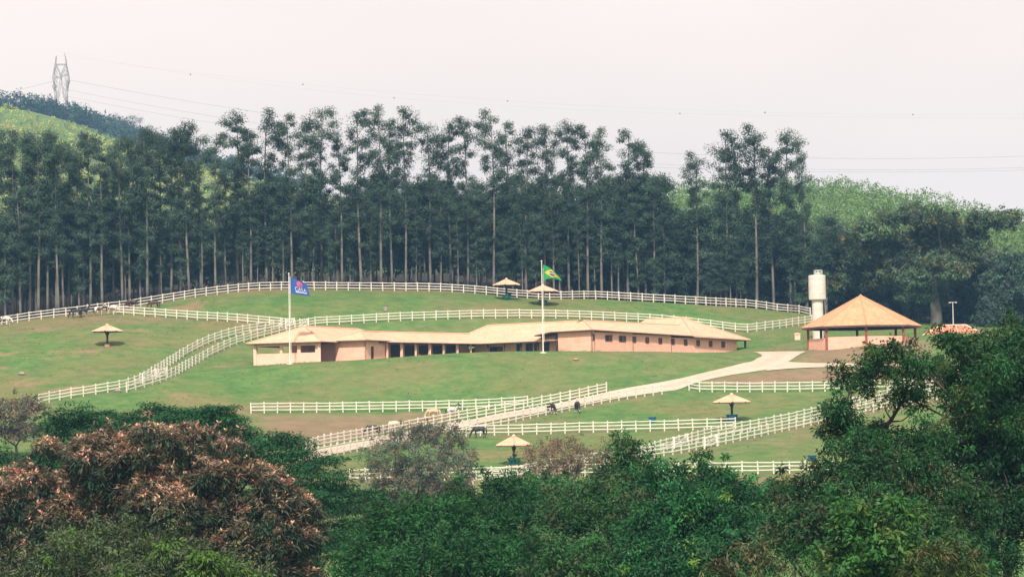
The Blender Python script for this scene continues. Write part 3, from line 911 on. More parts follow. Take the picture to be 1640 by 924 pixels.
# windowed wing E: corner nearest the valley at (u, v) = (E0, LC)
E0 = 24.3
E = Frame(C(E0, LC, 0), (c4, -s4), (s4, c4))
LE = 40.2
ZE0 = 11.3
def eave(v): return 16.14 - 0.85 * max(0.0, v) / LE
vs = [E(-11.6, -0.7, 15.66), E(-8.0, -0.75, 16.10), E(0.75, -0.75, 16.16), E(0.85, LE + 1.6, eave(LE) - .12), E(-11.0, LE - 6, 15.4), E(-5.1, 4.4, 17.9), E(-5.3, LE - 5, 17.55)]
fs = [(0, 1, 5), (1, 2, 5), (2, 3, 6, 5), (3, 4, 6), (4, 0, 5, 6)]
re_ = link('roof', roof_mesh('roof', vs, fs, TP, FA), stable)
ridge_caps(re_, [(vs[5], vs[6]), (vs[2], vs[5])], TP)
pE0, pE1, pE2 = E(-7.1, 0, 0), E(0, 0, 0), E(0, LE, 0)
wall(stable, pE0, pE1, ZE0, 15.95, M['plaster'])
wall(stable, E(-7.1, 14, 0), E(-7.1, 0.22, 0), ZE0, 15.9, M['plaster'])
# windows: read from the photograph columns
wcols = [(950, 4.6, 0), (975, 10.5, 1), (997, 10.5, 1), (1016, 5.2, 0), (1036.5, 5, 0), (1057.5, 5, 0), (1077.5, 5, 0), (1098, 5, 0), (1118, 5, 0), (1138, 5, 0), (1158, 5, 0)]
def s_of_col(c):
    lo, hi = 0.0, LE
    for _ in range(40):
        m_ = (lo + hi) / 2
        if proj(E(0, m_, 14))[0] < c: lo = m_
        else: hi = m_
    return lo
ops = []; wins = []
for c_, w_, kind in wcols:
    s0, s1 = s_of_col(c_ - w_ / 2), s_of_col(c_ + w_ / 2)
    zt = eave((s0 + s1) / 2) - 0.72
    zc0, zc1 = zt - 0.92, zt
    ops.append((s0, s1, zc0 - ZE0, zc1 - ZE0)); wins.append((s0, s1, zc0, zc1, kind))
# wall in lengths, one behind each pilaster strip, top following the eave
wall_lengths = [(0.0, s_of_col(952)), (s_of_col(952), s_of_col(1013.5)), (s_of_col(1013.5), s_of_col(1075)), (s_of_col(1075), LE)]
for k, (a_, b_) in enumerate(wall_lengths):
    top = eave(b_) - 0.10
    oo = [(max(o[0] - a_, 0.02), o[1] - a_, o[2], o[3]) for o in ops if a_ - 0.6 < o[0] < b_ - .6]
    wall(stable, E(0.004 * k, a_, 0), E(0.004 * k, b_ + (0.0 if k == 3 else 0.001), 0), ZE0, top, M['plaster'], oo)
for s0, s1, z0_, z1_, kind in wins:
    window(stable, pE1 + 0, pE2, s0, s1, z0_, z1_, (s0 + (s1 - s0) * .5, s1 - .06) if kind else (s0 + .1, s1 - .1), 0.12)
for c_ in (952, 1013.5, 1075):
    s_ = s_of_col(c_)
    MB().bar(E(0.05, s_, ZE0), E(0.05, s_, eave(s_) - 1.75), 0.07).build('drain_pipe', M['fascia'], stable)
wall(stable, E(0, LE, 0), E(-7, LE, 0), ZE0, eave(LE) - .1, M['plaster'])
for u_ in (-7.6, -10.6):
    MB().bar(E(u_, 0.2, ZE0), E(u_, 0.2, 15.75), 0.34).build('column', M['dark_wood'], stable)
# far end: cross block F with the highest ridge, and a small porch
vs = [E(1.0, LE - 13.5, 15.35), E(1.1, LE + 2.6, 15.0), E(-18, LE + 2.6, 15.4), E(-18, LE - 13.5, 15.4), E(-6.3, LE - 7.2, 19.0), E(-14, LE - 7.2, 19.0)]
fs = [(0, 1, 4), (1, 2, 5, 4), (2, 3, 5), (3, 0, 4, 5)]
rf = link('roof', roof_mesh('roof', vs, fs, TP, FA), stable)
ridge_caps(rf, [(vs[4], vs[5]), (vs[0], vs[4]), (vs[1], vs[4])], TP)
MB().bar(E(0.3, LE + 2.1, 11.6), E(0.3, LE + 2.1, 15.1), 0.36).build('column', M['dark_wood'], stable)
MB().bar(E(-3.8, LE + 2.1, 11.6), E(-3.8, LE + 2.1, 15.2), 0.36).build('column', M['dark_wood'], stable)

# ------------------------------------------------------------------ round pavilion
pc = P(1380, 540, 484.0); pz = 12.75
pav = empty('round_pavilion', (pc[0], pc[1], pz))
tag(pav, 'open octagonal pavilion with pointed orange tiled roof and low salmon wall', 'pavilion')
PR, PE_, PA_ = 9.9, 3.55, 8.75
ang = [math.radians(-92 + 45 * k) for k in range(8)]
vs = [(PR * math.cos(t), PR * math.sin(t), PE_) for t in ang] + [(0, 0, PA_)]
fs = [(k, (k + 1) % 8, 8) for k in range(8)]
pr = link('roof', roof_mesh('roof', vs, fs, M['tile_orange'], M['fascia'], 0.3), pav)
ridge_caps(pr, [(vs[k], vs[8]) for k in range(8)], M['tile_orange'], 0.12)
r2 = 8.9
for k in range(8):
    t = ang[k]
    MB().bar((r2 * math.cos(t), r2 * math.sin(t), -1.2), (r2 * math.cos(t), r2 * math.sin(t), PE_ + .1), 0.38).build('post', M['red_wood'], pav)
for k in range(8):
    t, t2 = ang[k], ang[(k + 1) % 8]
    a_ = np.array([r2 * math.cos(t), r2 * math.sin(t)]); b_ = np.array([r2 * math.cos(t2), r2 * math.sin(t2)])
    d_ = (b_ - a_) / np.linalg.norm(b_ - a_)
    wall(pav, a_ + d_ * .2, b_ - d_ * .2, -1.3, 1.75 if k in (0, 7) else 1.62, M['plaster'], t=0.18, name='low_wall')
    MB().bar((*(a_ * .985), PE_ - .05), (*(b_ * .985), PE_ - .05), 0.18, 0.3).build('ring_beam', M['dark_wood'], pav)
MB().tube([(0, 0, PA_ - .1), (0, 0, PA_ + .25)], [0.3, 0.1], 8).build('finial', M['tile_orange'], pav)

# ------------------------------------------------------------------ water tower
tz = P(1310.5, 541, 507)
tower = empty('water_tower', (tz[0], tz[1], gz(tz[0], tz[1])))
tag(tower, 'cream cylindrical water tank on a thick round column beside the pavilion', 'water tower')
g0 = tower.location.z
def zrow(row, px=1310, D=507): return P(px, row, D)[2] - g0
MB().lathe([(0.98, -0.5), (0.98, zrow(482))], 28).build('column', M['concrete'], tower, smooth_faces=False)
MB().lathe([(0.99, zrow(482)), (1.05, zrow(481)), (1.46, zrow(480)), (1.5, zrow(479)), (1.5, zrow(470)), (1.515, zrow(469.8)), (1.515, zrow(469)), (1.5, zrow(468.8)), (1.5, zrow(443)), (1.42, zrow(441)), (0.5, zrow(440))], 36).build('tank', M['concrete'], tower)
top = MB()
zt0, zt1 = zrow(440.2), zrow(433.2)
tp = top.lathe([(0.45, zt0), (0.45, zt0 + .28), (0.1, zt0 + .34)], 16, (0.15, 0, 0)).build('hatch', M['concrete'], tower)
for k in range(8):
    t = 2 * math.pi * k / 8
    MB().bar((0.25 + .75 * math.cos(t), .75 * math.sin(t), zt0), (0.25 + .75 * math.cos(t), .75 * math.sin(t), zt1), 0.07).build('railing_post', M['steel'], tower)
for h in (zt1, (zt0 + zt1) / 2):
    MB().tube([(0.25 + .75 * math.cos(2 * math.pi * k / 16), .75 * math.sin(2 * math.pi * k / 16), h) for k in range(17)], 0.045, 5).build('railing', M['steel'], tower)
MB().bar((1.25, -0.6, -.5), (1.25, -0.6, zrow(470)), 0.06).build('ladder', M['steel'], tower)
# faint worn lettering painted near the top of the tank
def text_mesh(body, size, mat, name):
    cu = bpy.data.curves.new(name, 'FONT'); cu.body = body; cu.size = size; cu.align_x = 'CENTER'; cu.align_y = 'CENTER'
    cu.extrude = 0.0
    tmp = bpy.data.objects.new(name, cu); COL.objects.link(tmp)
    me = bpy.data.meshes.new_from_object(tmp.evaluated_get(bpy.context.evaluated_depsgraph_get()))
    bpy.data.objects.remove(tmp); bpy.data.curves.remove(cu)
    me.materials.clear(); me.materials.append(mat)
    me.name = name
    return me
M['faded_letters'] = simple_mat('faded_letters', (0.84, 0.74, 0.73), (0.88, 0.79, 0.77), 2, 0.8, 0)
lm = text_mesh('CASA', 0.85, M['faded_letters'], 'lettering')
bm = bmesh.new(); bm.from_mesh(lm)
bmesh.ops.subdivide_edges(bm, edges=bm.edges[:], cuts=1)
for v in bm.verts:
    ph = v.co.x / 1.52 - math.radians(92); z = v.co.y
    v.co = Vector((1.512 * math.cos(ph), 1.512 * math.sin(ph), zrow(452.5) + z))
bm.to_mesh(lm); bm.free()
link('lettering', lm, tower)

# ------------------------------------------------------------------ small tiled house behind the big tree
hb = at(1521, 512)
house = empty('small_house', hb)
tag(house, 'low house with red tiled hip roof half hidden behind leaves', 'house')
Hf = Frame((0, 0, 0), (1, 0), (0, 1))
ze_ = P(1521, 541, 507)[2] - hb[2]; zr_ = P(1521, 521, 512)[2] - hb[2]
vs, fs = hip(Hf, -6.4, 6.2, -5.0, 5.0, ze_, zr_, (True, True), 'u')
vs[4] = Hf(-1.4, 0, zr_); vs[5] = Hf(2.8, 0, zr_)
rh = link('roof', roof_mesh('roof', vs, fs, M['tile_red'], FA), house)
ridge_caps(rh, [(vs[4], vs[5]), (vs[0], vs[4]), (vs[1], vs[5]), (vs[2], vs[5]), (vs[3], vs[4])], M['plaster_pale'], 0.14)
for k in range(9):
    u_ = -5.2 + k * 1.25
    tt = min(1.0, (u_ + 6.4) / 5.0, (6.2 - u_) / 3.4)
    ridge_caps(rh, [((u_, -5.0, ze_), (u_, -5.0 + 5.0 * tt, ze_ + (zr_ - ze_) * tt))], M['plaster_pale'], 0.07)
for p_, q_ in (((-5.6, -4.2), (5.4, -4.2)), ((5.4, -4.2), (5.4, 4.2)), ((5.4, 4.2), (-5.6, 4.2)), ((-5.6, 4.2), (-5.6, -4.2))):
    wall(house, p_, q_, -1.5, ze_ + .1, M['plaster'], [(2, 3.2, 2.2, 3.0)] if ze_ > 2 else ())

# pale block by the drive
kb = hit(1277, 556) if hit(1277, 556) is not None else at(1277, 500)
kb = at(1277, 508)
kiosk = empty('pump_cover', kb)
tag(kiosk, 'small pale pink masonry block on the grass left of the pavilion', 'pump cover')
kz0, kz1 = P(1277, 545, 508)[2] - kb[2], P(1277, 533.5, 508)[2] - kb[2]
mb = MB(); mb.box((0, 0, (kz1 - .5) / 2 - .1), (0.95, 0.9, kz1 + .5 - .2))
mb.build('body', M['plaster_pale'], kiosk)
MB().lathe([(0.62, kz1 - .2), (0.62, kz1 - .06), (0.2, kz1 + .04)], 12).build('cap', M['plaster_pale'], kiosk)

# lamp post
lb = at(1527, 514)
lamp = empty('lamp_post', lb)
tag(lamp, 'pale lamp post with a short double arm in front of the dark trees', 'lamp post')
lz = P(1527, 484, 514)[2] - lb[2]
MB().tube([(0, 0, -.3), (0, 0, lz)], [0.12, 0.07], 8).build('pole', M['steel'], lamp)
MB().bar((-.65, 0, lz), (.65, 0, lz), 0.08).build('arm', M['steel'], lamp)
for sx in (-.55, .55):
    MB().box((sx, -.05, lz - .06), (0.38, 0.3, 0.14)).build('lamp_head', M['steel'], lamp)

# ------------------------------------------------------------------ umbrella shelters
def shelter_roof(R_, rise, n_side=8, ribs=7, phase=0.0):
    """eight tiled facets with rounded tile rows running down to a scalloped eave"""
    vs = []; fs = []
    cols = []
    for k in range(n_side):
        t0 = phase + 2 * math.pi * k / n_side; t1 = phase + 2 * math.pi * (k + 1) / n_side
        a_ = np.array([math.cos(t0), math.sin(t0)]) * R_; b_ = np.array([math.cos(t1), math.sin(t1)]) * R_
        for j in range(ribs * 2):
            f = j / (ribs * 2)
            cols.append((a_ + (b_ - a_) * f, (j % 2) * 1.0, j == 0))
    n = len(cols); L_ = 5
    for l in range(L_ + 1):
        s = 1 - l / L_ * 0.97
        for c_, ridge, hipc in cols:
            z = rise * (1 - s) + (0.07 * ridge * s + (0.13 * s ** .3 if hipc else 0))
            vs.append((c_[0] * s, c_[1] * s, z))
    for l in range(L_):
        for k in range(n):
            k2 = (k + 1) % n
            fs.append((l * n + k, l * n + k2, (l + 1) * n + k2, (l + 1) * n + k))
    fs.append(tuple(L_ * n + k for k in range(n)))
    return vs, fs
sv, sf = shelter_roof(2.85, 1.22, phase=math.radians(-90))
shelter_roof_me = roof_mesh('roof', sv, sf, M['tile_pale'], M['fascia'], 0.12)
def build_shelter(px, base_row, apex_row, eave_row, half_px, label, trough=None, pedestal=False):
    b = hit(px, base_row)
    root = empty('umbrella_shelter', b, random.uniform(-.1, .1))
    tag(root, label, 'shelter', 'umbrella shelters in the paddocks')
    D = b[1]
    R_ = half_px * D / FPX
    ze = (base_row - eave_row) * D / FPX; za = (base_row - apex_row) * D / FPX
    rise = za - ze
    r = link('roof', shelter_roof_me, root)
    r.scale = (R_ / 2.85, R_ / 2.85, rise / 1.22); r.location = (0, 0, ze)
    MB().tube([(0, 0, -.4), (0, 0, za - .15)], 0.17, 10).build('pole', M['dark_wood'], root)
    for k in range(4):
        t = math.pi / 2 * k + .78
        MB().bar((0.15 * math.cos(t), 0.15 * math.sin(t), ze - .7), (R_ * .3 * math.cos(t), R_ * .3 * math.sin(t), ze + rise * .5), 0.08).build('strut', M['dark_wood'], root)
    MB().tube([(0, 0, za - .05), (0, 0, za + .16)], [0.28, 0.1], 8).build('finial', M['plaster_pale'], root)
    if trough:
        MB().lathe([(0.55, 0.12), (0.85, 0.9), (0.9, 0.9), (0.9, 0.98), (0.78, 0.98), (0.5, 0.3), (0.2, 0.3)], 18).build('trough', M[trough], root)
    if pedestal:
        MB().lathe([(0.5, -0.3), (0.45, 0.32), (0.22, 0.36)], 12).build('footing', M['red_earth'], root)
    return root
build_shelter(172, 554, 520, 531, 25.5, 'umbrella shelter on a bare pink footing in the left pasture', pedestal=True)
build_shelter(811.5, 480, 446.5, 457, 22.5, 'umbrella shelter with green trough close to the ridge fence', 'green_plastic')
build_shelter(870, 489, 456.5, 467.5, 25.5, 'umbrella shelter with green trough behind the tall flag pole', 'green_plastic')
build_shelter(1172.5, 674.5, 631, 644.5, 30.5, 'umbrella shelter with blue trough by the lane corner', 'blue_plastic')
build_shelter(823.5, 745, 697.5, 713.5, 29, 'umbrella shelter with blue trough in the lower paddock', 'blue_plastic', True)
def build_tub(px, row, w, h, label):
    b = hit(px, row); k = b[1] / FPX
    t = empty('feed_tub', b)
    tag(t, label, 'feed tub', 'blue feed tubs')
    r1, r0, hh = w / 2 * k, w / 2 * k * .72, h * k
    MB().lathe([(r0, 0.0), (r1, hh * .9), (r1 + .05, hh * .9), (r1 + .05, hh), (r1 - .06, hh), (r0 - .05, 0.15), (0.05, 0.15)], 20).build('tub_body', M['blue_plastic'], t)
    for s_ in (-1, 1):
        MB().tube([(s_ * (r1 - .02), -.18, hh * .85), (s_ * (r1 + .16), 0, hh * .8), (s_ * (r1 - .02), .18, hh * .85)], 0.03, 5).build('handle', M['blue_plastic'], t)
build_tub(1045, 676, 11.5, 8.5, 'blue feed tub standing alone behind the straight lane fence')
build_tub(1301, 738, 14, 9.5, 'blue feed tub on the grass above the lowest fence')

# ------------------------------------------------------------------ boulders
def boulder(px, row, w, h, mat, label, seed):
    b = hit(px, row); k = b[1] / FPX
    r = random.Random(seed)
    bm = bmesh.new(); bmesh.ops.create_icosphere(bm, subdivisions=2, radius=1)
    ph = [r.uniform(0, 6) for _ in range(6)]
    for v in bm.verts:
        f = 1 + .16 * math.sin(v.co.x * 3 + ph[0]) + .14 * math.sin(v.co.y * 4 + ph[1]) + .12 * math.sin(v.co.z * 5 + ph[2])
        v.co = Vector((v.co.x * f * w * k / 2, v.co.y * f * w * k / 2.4, v.co.z * f * h * k * .62 + h * k * .35))
    me = bpy.data.meshes.new('boulder'); bm.to_mesh(me); bm.free(); me.materials.append(mat)
    tag(link('boulder', me, None, b), label, 'boulder')
boulder(617, 498, 10, 6.5, M['rock'], 'grey boulder on the upper pasture above the stable', 1)
boulder(922, 577, 9, 4, M['red_earth'], 'small reddish rock on the grass bank below the stable', 2)
boulder(35, 600, 12, 4.5, M['rock'], 'flat pale rock low in the left pasture', 3)
boulder(700, 693, 22, 8, M['red_earth'], 'low heap of orange earth beside the drive', 4)

# ------------------------------------------------------------------ flag poles and flags
def cloth_mat(name, c):
    m, nt, b = new_mat(name)
    b.inputs['Base Color'].default_value = (*c, 1)
    b.inputs['Roughness'].default_value = 0.8
    tr = nt.nodes.new('ShaderNodeBsdfTranslucent'); tr.inputs[0].default_value = (*c, 1)
    mx = nt.nodes.new('ShaderNodeMixShader'); mx.inputs[0].default_value = 0.3
    nt.links.new(b.outputs[0], mx.inputs[1]); nt.links.new(tr.outputs[0], mx.inputs[2])
    nt.links.new(mx.outputs[0], nt.nodes['Material Output'].inputs[0])
    return m
M['flag_blue'] = cloth_mat('flag_blue', (0.035, 0.11, 0.40)); M['flag_white'] = cloth_mat('flag_white', (0.8, 0.8, 0.85))
M['flag_pink'] = cloth_mat('flag_pink', (0.72, 0.11, 0.19)); M['flag_green'] = cloth_mat('flag_green', (0.02, 0.33, 0.10))
M['flag_yellow'] = cloth_mat('flag_yellow', (0.85, 0.52, 0.03)); M['flag_navy'] = cloth_mat('flag_navy', (0.03, 0.08, 0.25))

def flag_surface(corners, D, base, amp, sag):
    TL, BL, TR, BR = [P(c[0], c[1], D) for c in corners]
    def S(u, v):
        q = TL * (1 - u) * (1 - v) + BL * (1 - u) * v + TR * u * (1 - v) + BR * u * v
        q = q + np.array([0, amp * math.sin(u * 8.0 + v * 1.6) * min(1, u * 3), -sag * 4 * u * (1 - u)])
        return q - base
    return S
def flag_mesh(name, S, mats, pick, nu=72, nv=48):
    v = [S(i / nu, j / nv) for j in range(nv + 1) for i in range(nu + 1)]
    q = np.array([(j * (nu + 1) + i, (j + 1) * (nu + 1) + i, (j + 1) * (nu + 1) + i + 1, j * (nu + 1) + i + 1) for j in range(nv) for i in range(nu)])
    me = mesh_from_arrays(name, np.array(v), q, mats)
    me.polygons.foreach_set('material_index', [pick((i + .5) / nu, (j + .5) / nv) for j in range(nv) for i in range(nu)])
    me.polygons.foreach_set('use_smooth', [True] * len(q))
    return me
def flag_pole(base_px, base_row, D, top_row, label):
    b = P(base_px, base_row, D); b[2] = gz(b[0], b[1])
    root = empty('flag_pole', b)
    tag(root, label, 'flag pole', 'flag poles in front of the stable')
    h = (base_row - top_row) * D / FPX
    MB().tube([(0, 0, -.4), (0, 0, h * .5), (0, 0, h)], [0.11, 0.09, 0.06], 10).build('pole', M['white_paint'], root)
    MB().lathe([(0.02, 0), (0.13, .06), (0.13, .16), (0.02, .22)], 10, (0, 0, h)).build('finial', M['white_paint'], root)
    MB().tube([(0.22, 0, h * .12), (0.2, 0, h * .93)], 0.03, 5).build('halyard', M['white_paint'], root)
    MB().lathe([(0.55, -.3), (0.55, 0.1), (0.2, 0.14)], 12).build('footing', M['concrete'], root)
    return root, b
r1, b1 = flag_pole(464.5, 584, 459.2, 440, 'white flag pole flying the blue flag before the left block')
r2_, b2 = flag_pole(870, 565, 463.0, 419, 'white flag pole flying the green flag before the yard')
f1 = empty('flag', b1); tag(f1, 'blue flag with white lettering and pink emblem on the left pole', 'flag', 'flags on the poles')
S1 = flag_surface([(464.0, 443), (464.2, 469.5), (490.5, 453.5), (496.5, 474)], 459.2, b1, 0.22, 0.06)
cl = link('cloth', flag_mesh('cloth', S1, [M['flag_blue'], M['flag_white'], M['flag_pink']],
                             lambda u, v: 1 if u < .03 else (2 if ((u - .56) / .17) ** 2 + ((v - .27) / .2) ** 2 < 1 and not (((u - .60) / .06) ** 2 + ((v - .33) / .07) ** 2 < 1 and v > .3) else (1 if .30 < u < .86 and .80 < v < .855 else 0))), f1)
lt = text_mesh('CASA', 1.0, M['flag_white'], 'lettering')
bm = bmesh.new(); bm.from_mesh(lt)
xs_ = [v.co.x for v in bm.verts]; ys_ = [v.co.y for v in bm.verts]
for v in bm.verts:
    u_ = .28 + .60 * (v.co.x - min(xs_)) / (max(xs_) - min(xs_)); w_ = .76 - .26 * (v.co.y - min(ys_)) / (max(ys_) - min(ys_))
    q = S1(u_, w_); v.co = Vector((q[0], q[1] - .035, q[2]))
bm.to_mesh(lt); bm.free()
link('lettering', lt, cl)
f2 = empty('flag', b2); tag(f2, 'green flag with yellow diamond and blue disc drooping on the right pole', 'flag', 'flags on the poles')
S2 = flag_surface([(869.6, 424.0), (870.2, 449), (897, 445), (900, 450)], 463.0, b2, 0.25, -0.35)
def brazil(u, v):
    if ((u - .5) / .16) ** 2 + ((v - .5) / .23) ** 2 < 1:
        return 3 if abs(v - .46 - .25 * (u - .5) ** 2 * 4 + .1 * (u - .5)) < .035 else 2
    return 1 if abs(u - .5) / .41 + abs(v - .5) / .40 < 1 else 0
link('cloth', flag_mesh('cloth', S2, [M['flag_green'], M['flag_yellow'], M['flag_navy'], M['flag_white']], brazil), f2)

# ------------------------------------------------------------------ pylon and power lines
DP = 1700.0
pyb = at(98.5, DP)
pyl = empty('pylon', pyb)
tag(pyl, 'tall pale steel lattice pylon standing on the far left hill', 'pylon')
kp = DP / FPX
def pz_(row): return (191 - row) * kp + (P(98.5, 191, DP)[2] - pyb[2])
lev = [(-4, 5.2, 5.0), (pz_(191), 4.4, 4.2), (pz_(170), 3.55, 3.4), (pz_(150), 3.3, 3.0), (pz_(124), 4.6, 2.6), (pz_(103), 3.2, 2.0), (pz_(89), 2.65, 0.35)]
T = 0.30
for sx in (-1, 1):
    for sy in (-1, 1):
        for (z0_, x0_, y0_), (z1_, x1_, y1_) in zip(lev[:-1], lev[1:]):
            MB().bar((sx * x0_, sy * y0_, z0_), (sx * x1_, sy * y1_, z1_), T).build('leg_member', M['pylon_steel'], pyl)
    for (z0_, x0_, y0_), (z1_, x1_, y1_) in zip(lev[1:-1], lev[2:]):
        for sy in (-1, 1):
            MB().bar((sx * x0_, -sy * y0_, z0_), (sx * x1_, sy * y1_, z1_), T * .7).build('brace', M['pylon_steel'], pyl)
for i in (2, 5):
    z_, x_, y_ = lev[i]
    for sy in (-1, 1):
        MB().bar((-x_, sy * y_, z_), (x_, sy * y_, z_), T * 1.1).build('cross_beam', M['pylon_steel'], pyl)
for sy in (-1, 1):
    y_ = 2.2 * sy
    MB().bar((0, y_, pz_(122)), (-1.2, y_, pz_(150)), T * .8).build('brace', M['pylon_steel'], pyl)
    MB().bar((0, y_, pz_(122)), (1.2, y_, pz_(150)), T * .8).build('brace', M['pylon_steel'], pyl)
    MB().bar((-1.2, y_, pz_(150)), (-3.5, y_, pz_(170)), T * .8).build('brace', M['pylon_steel'], pyl)
    MB().bar((1.2, y_, pz_(150)), (3.5, y_, pz_(170)), T * .8).build('brace', M['pylon_steel'], pyl)
    MB().bar((-4.6, y_, pz_(125.5)), (0, y_, pz_(122)), T).build('cross_arm', M['pylon_steel'], pyl)
    MB().bar((0, y_, pz_(122)), (4.6, y_, pz_(119)), T).build('cross_arm', M['pylon_steel'], pyl)
    MB().bar((-2.9, y_, pz_(103)), (0, y_, pz_(122)), T * .7).build('brace', M['pylon_steel'], pyl)
    MB().bar((2.9, y_, pz_(103)), (0, y_, pz_(122)), T * .7).build('brace', M['pylon_steel'], pyl)
for (z0_, x0_, y0_), (z1_, x1_, y1_) in zip(lev[1:-2], lev[2:-1]):
    for sy in (-1, 1):
        n_ = 3
        for q_ in range(n_):
            f0, f1 = q_ / n_, (q_ + 1) / n_
            for sx in (-1, 1):
                xa, xb = x0_ + (x1_ - x0_) * f0, x0_ + (x1_ - x0_) * f1
                ya, yb = y0_ + (y1_ - y0_) * f0, y0_ + (y1_ - y0_) * f1
                za, zb = z0_ + (z1_ - z0_) * f0, z0_ + (z1_ - z0_) * f1
                MB().bar((sx * xa, sy * ya, za), (sx * xb * .45, sy * yb, zb), T * .55).build('brace', M['pylon_steel'], pyl)
                MB().bar((sx * xa * .45, sy * ya, za), (sx * xb, sy * yb, zb), T * .55).build('brace', M['pylon_steel'], pyl)
MB().bar((2.65, 0, pz_(92)), (2.2, 0, pz_(84)), T).build('peak', M['pylon_steel'], pyl)
MB().bar((-2.65, 0, pz_(93)), (-2.6, 0, pz_(89)), T).build('peak', M['pylon_steel'], pyl)
for x_, zt_, zb_ in ((-4.0, 136, 146), (4.0, 129, 140), (0.0, 111, 121)):
    for s_ in (-1, 1):
        MB().bar((x_ + s_ * 1.25, 0, pz_(zt_)), (x_, 0, pz_(zb_)), 0.42).build('insulator', M['wire'], pyl)
def power_line(pts_, r, label, d1=1500.0, left=False):
    x = np.array([p[0] for p in pts_]); y = np.array([p[1] for p in pts_])
    co = np.polyfit(x, y, min(3, len(pts_) - 1))
    X = np.linspace(x[0], x[-1], 40)
    Y = np.polyval(co, X)
    q = [P(a_, b_, DP + (d1 - DP) * abs(a_ - x[0]) / 1560.0) for a_, b_ in zip(X, Y)]
    o = MB().tube(q, r, 4).build('power_line', M['wire'])
    tag(o, label, 'power line', 'power lines from the pylon')
    return lambda px: P(px, float(np.polyval(co, px)), DP + (d1 - DP) * abs(px - x[0]) / 1560.0)
power_line([(109, 128), (230, 150), (350, 171), (800, 226), (1320, 254), (1480, 254), (1700, 248)], 0.06, 'highest conductor sagging right from the pylon')
power_line([(107, 143), (230, 168), (340, 188), (800, 243), (1320, 272.5), (1480, 272.5), (1700, 266)], 0.05, 'middle conductor sagging right from the pylon')
power_line([(107, 152), (220, 178), (310, 195), (800, 249), (1320, 277), (1480, 276.5), (1700, 270)], 0.05, 'lowest conductor sagging right from the pylon')
power_line([(87, 130), (40, 142), (-40, 160)], 0.06, 'upper conductor running left from the pylon', 1900)
power_line([(87, 148), (60, 156), (-40, 180)], 0.05, 'lower conductor running left from the pylon', 1900)
g1 = power_line([(102, 84), (305, 122), (631, 156), (1089, 181), (1400, 190), (1700, 190)], 0.018, 'thin lower earth wire carrying marker balls', 1500)
g2 = power_line([(89, 89), (485, 135), (813, 163), (1225, 180), (1462, 184), (1700, 182)], 0.018, 'thin upper earth wire carrying marker balls', 1500)
for g_, cols_ in ((g1, (305, 631, 1089)), (g2, (485, 813, 1225, 1462))):
    for c_ in cols_:
        bm = bmesh.new(); bmesh.ops.create_uvsphere(bm, u_segments=12, v_segments=8, radius=0.4)
        me = bpy.data.meshes.new('marker_ball'); bm.to_mesh(me); bm.free(); me.materials.append(M['marker'])
        tag(link('marker_ball', me, None, g_(c_)), 'small dark marker ball high on the earth wire', 'marker ball', 'marker balls on the earth wires')

# ------------------------------------------------------------------ horses
def horse_body_mesh(pose, mat):
    V, Ed, Rr = [], [], []
    def v(x, y, z, rx, rz=None, par=None):
        V.append((x, y, z)); Rr.append((rx, rz or rx))
        if par is not None: Ed.append((par, len(V) - 1))
        return len(V) - 1
    pel = v(-.62, 0, 1.22, .27, .30)
    loin = v(-.2, 0, 1.20, .27, .29, pel)
    barrel = v(.2, 0, 1.16, .29, .32, loin)
    chest = v(.58, 0, 1.18, .25, .33, barrel)
    dock = v(-.86, 0, 1.28, .13, .15, pel)
    if pose == 'graze':
        n1 = v(.86, 0, 1.16, .16, .22, chest); n2 = v(1.10, 0, .90, .12, .17, n1); n3 = v(1.27, 0, .62, .10, .14, n2)
        poll = v(1.33, 0, .47, .10, .13, n3); hd = v(1.42, 0, .26, .085, .10, poll); mz = v(1.50, 0, .06, .065, .07, hd)
        ears = [(1.40, .07, .53), (1.40, -.07, .53)]
    else:
        n1 = v(.80, 0, 1.38, .17, .22, chest); n2 = v(1.0, 0, 1.62, .12, .17, n1); n3 = v(1.14, 0, 1.82, .10, .14, n2)
        poll = v(1.24, 0, 1.92, .10, .12, n3); hd = v(1.46, 0, 1.78, .085, .10, poll); mz = v(1.68, 0, 1.62, .065, .07, hd)
        ears = [(1.20, .07, 2.06), (1.20, -.07, 2.06)]
    for e in ears: v(*e, .03, .03, poll)
    step = .10 if pose == 'graze' else .02
    for s in (-1, 1):
        f = step * s
        a = v(.56, .17 * s, .92, .12, .14, chest); b = v(.56 + f, .17 * s, .54, .065, .07, a); c = v(.56 + f * 1.2, .17 * s, .18, .045, .05, b); v(.60 + f * 1.3, .17 * s, .04, .06, .06, c)
        a = v(-.66, .18 * s, .95, .16, .19, pel); b = v(-.58 - f * .5, .18 * s, .74, .11, .13, a); c = v(-.80 - f, .18 * s, .50, .06, .075, b); d = v(-.76 - f, .18 * s, .18, .045, .05, c); v(-.71 - f, .18 * s, .04, .06, .06, d)
    me = bpy.data.meshes.new('horse_skel'); me.from_pydata(V, Ed, [])
    ob = bpy.data.objects.new('horse_skel', me); COL.objects.link(ob)
    sk = ob.modifiers.new('skin', 'SKIN'); sk.use_smooth_shade = True
    for i, r in enumerate(Rr):
        me.skin_vertices[0].data[i].radius = r
    me.skin_vertices[0].data[0].use_root = True
    ss = ob.modifiers.new('sub', 'SUBSURF'); ss.levels = 1; ss.render_levels = 1
    out = bpy.data.meshes.new_from_object(ob.evaluated_get(bpy.context.evaluated_depsgraph_get()))
    bpy.data.objects.remove(ob); bpy.data.meshes.remove(me)
    out.name = 'body'; out.materials.clear(); out.materials.append(mat)
    return out
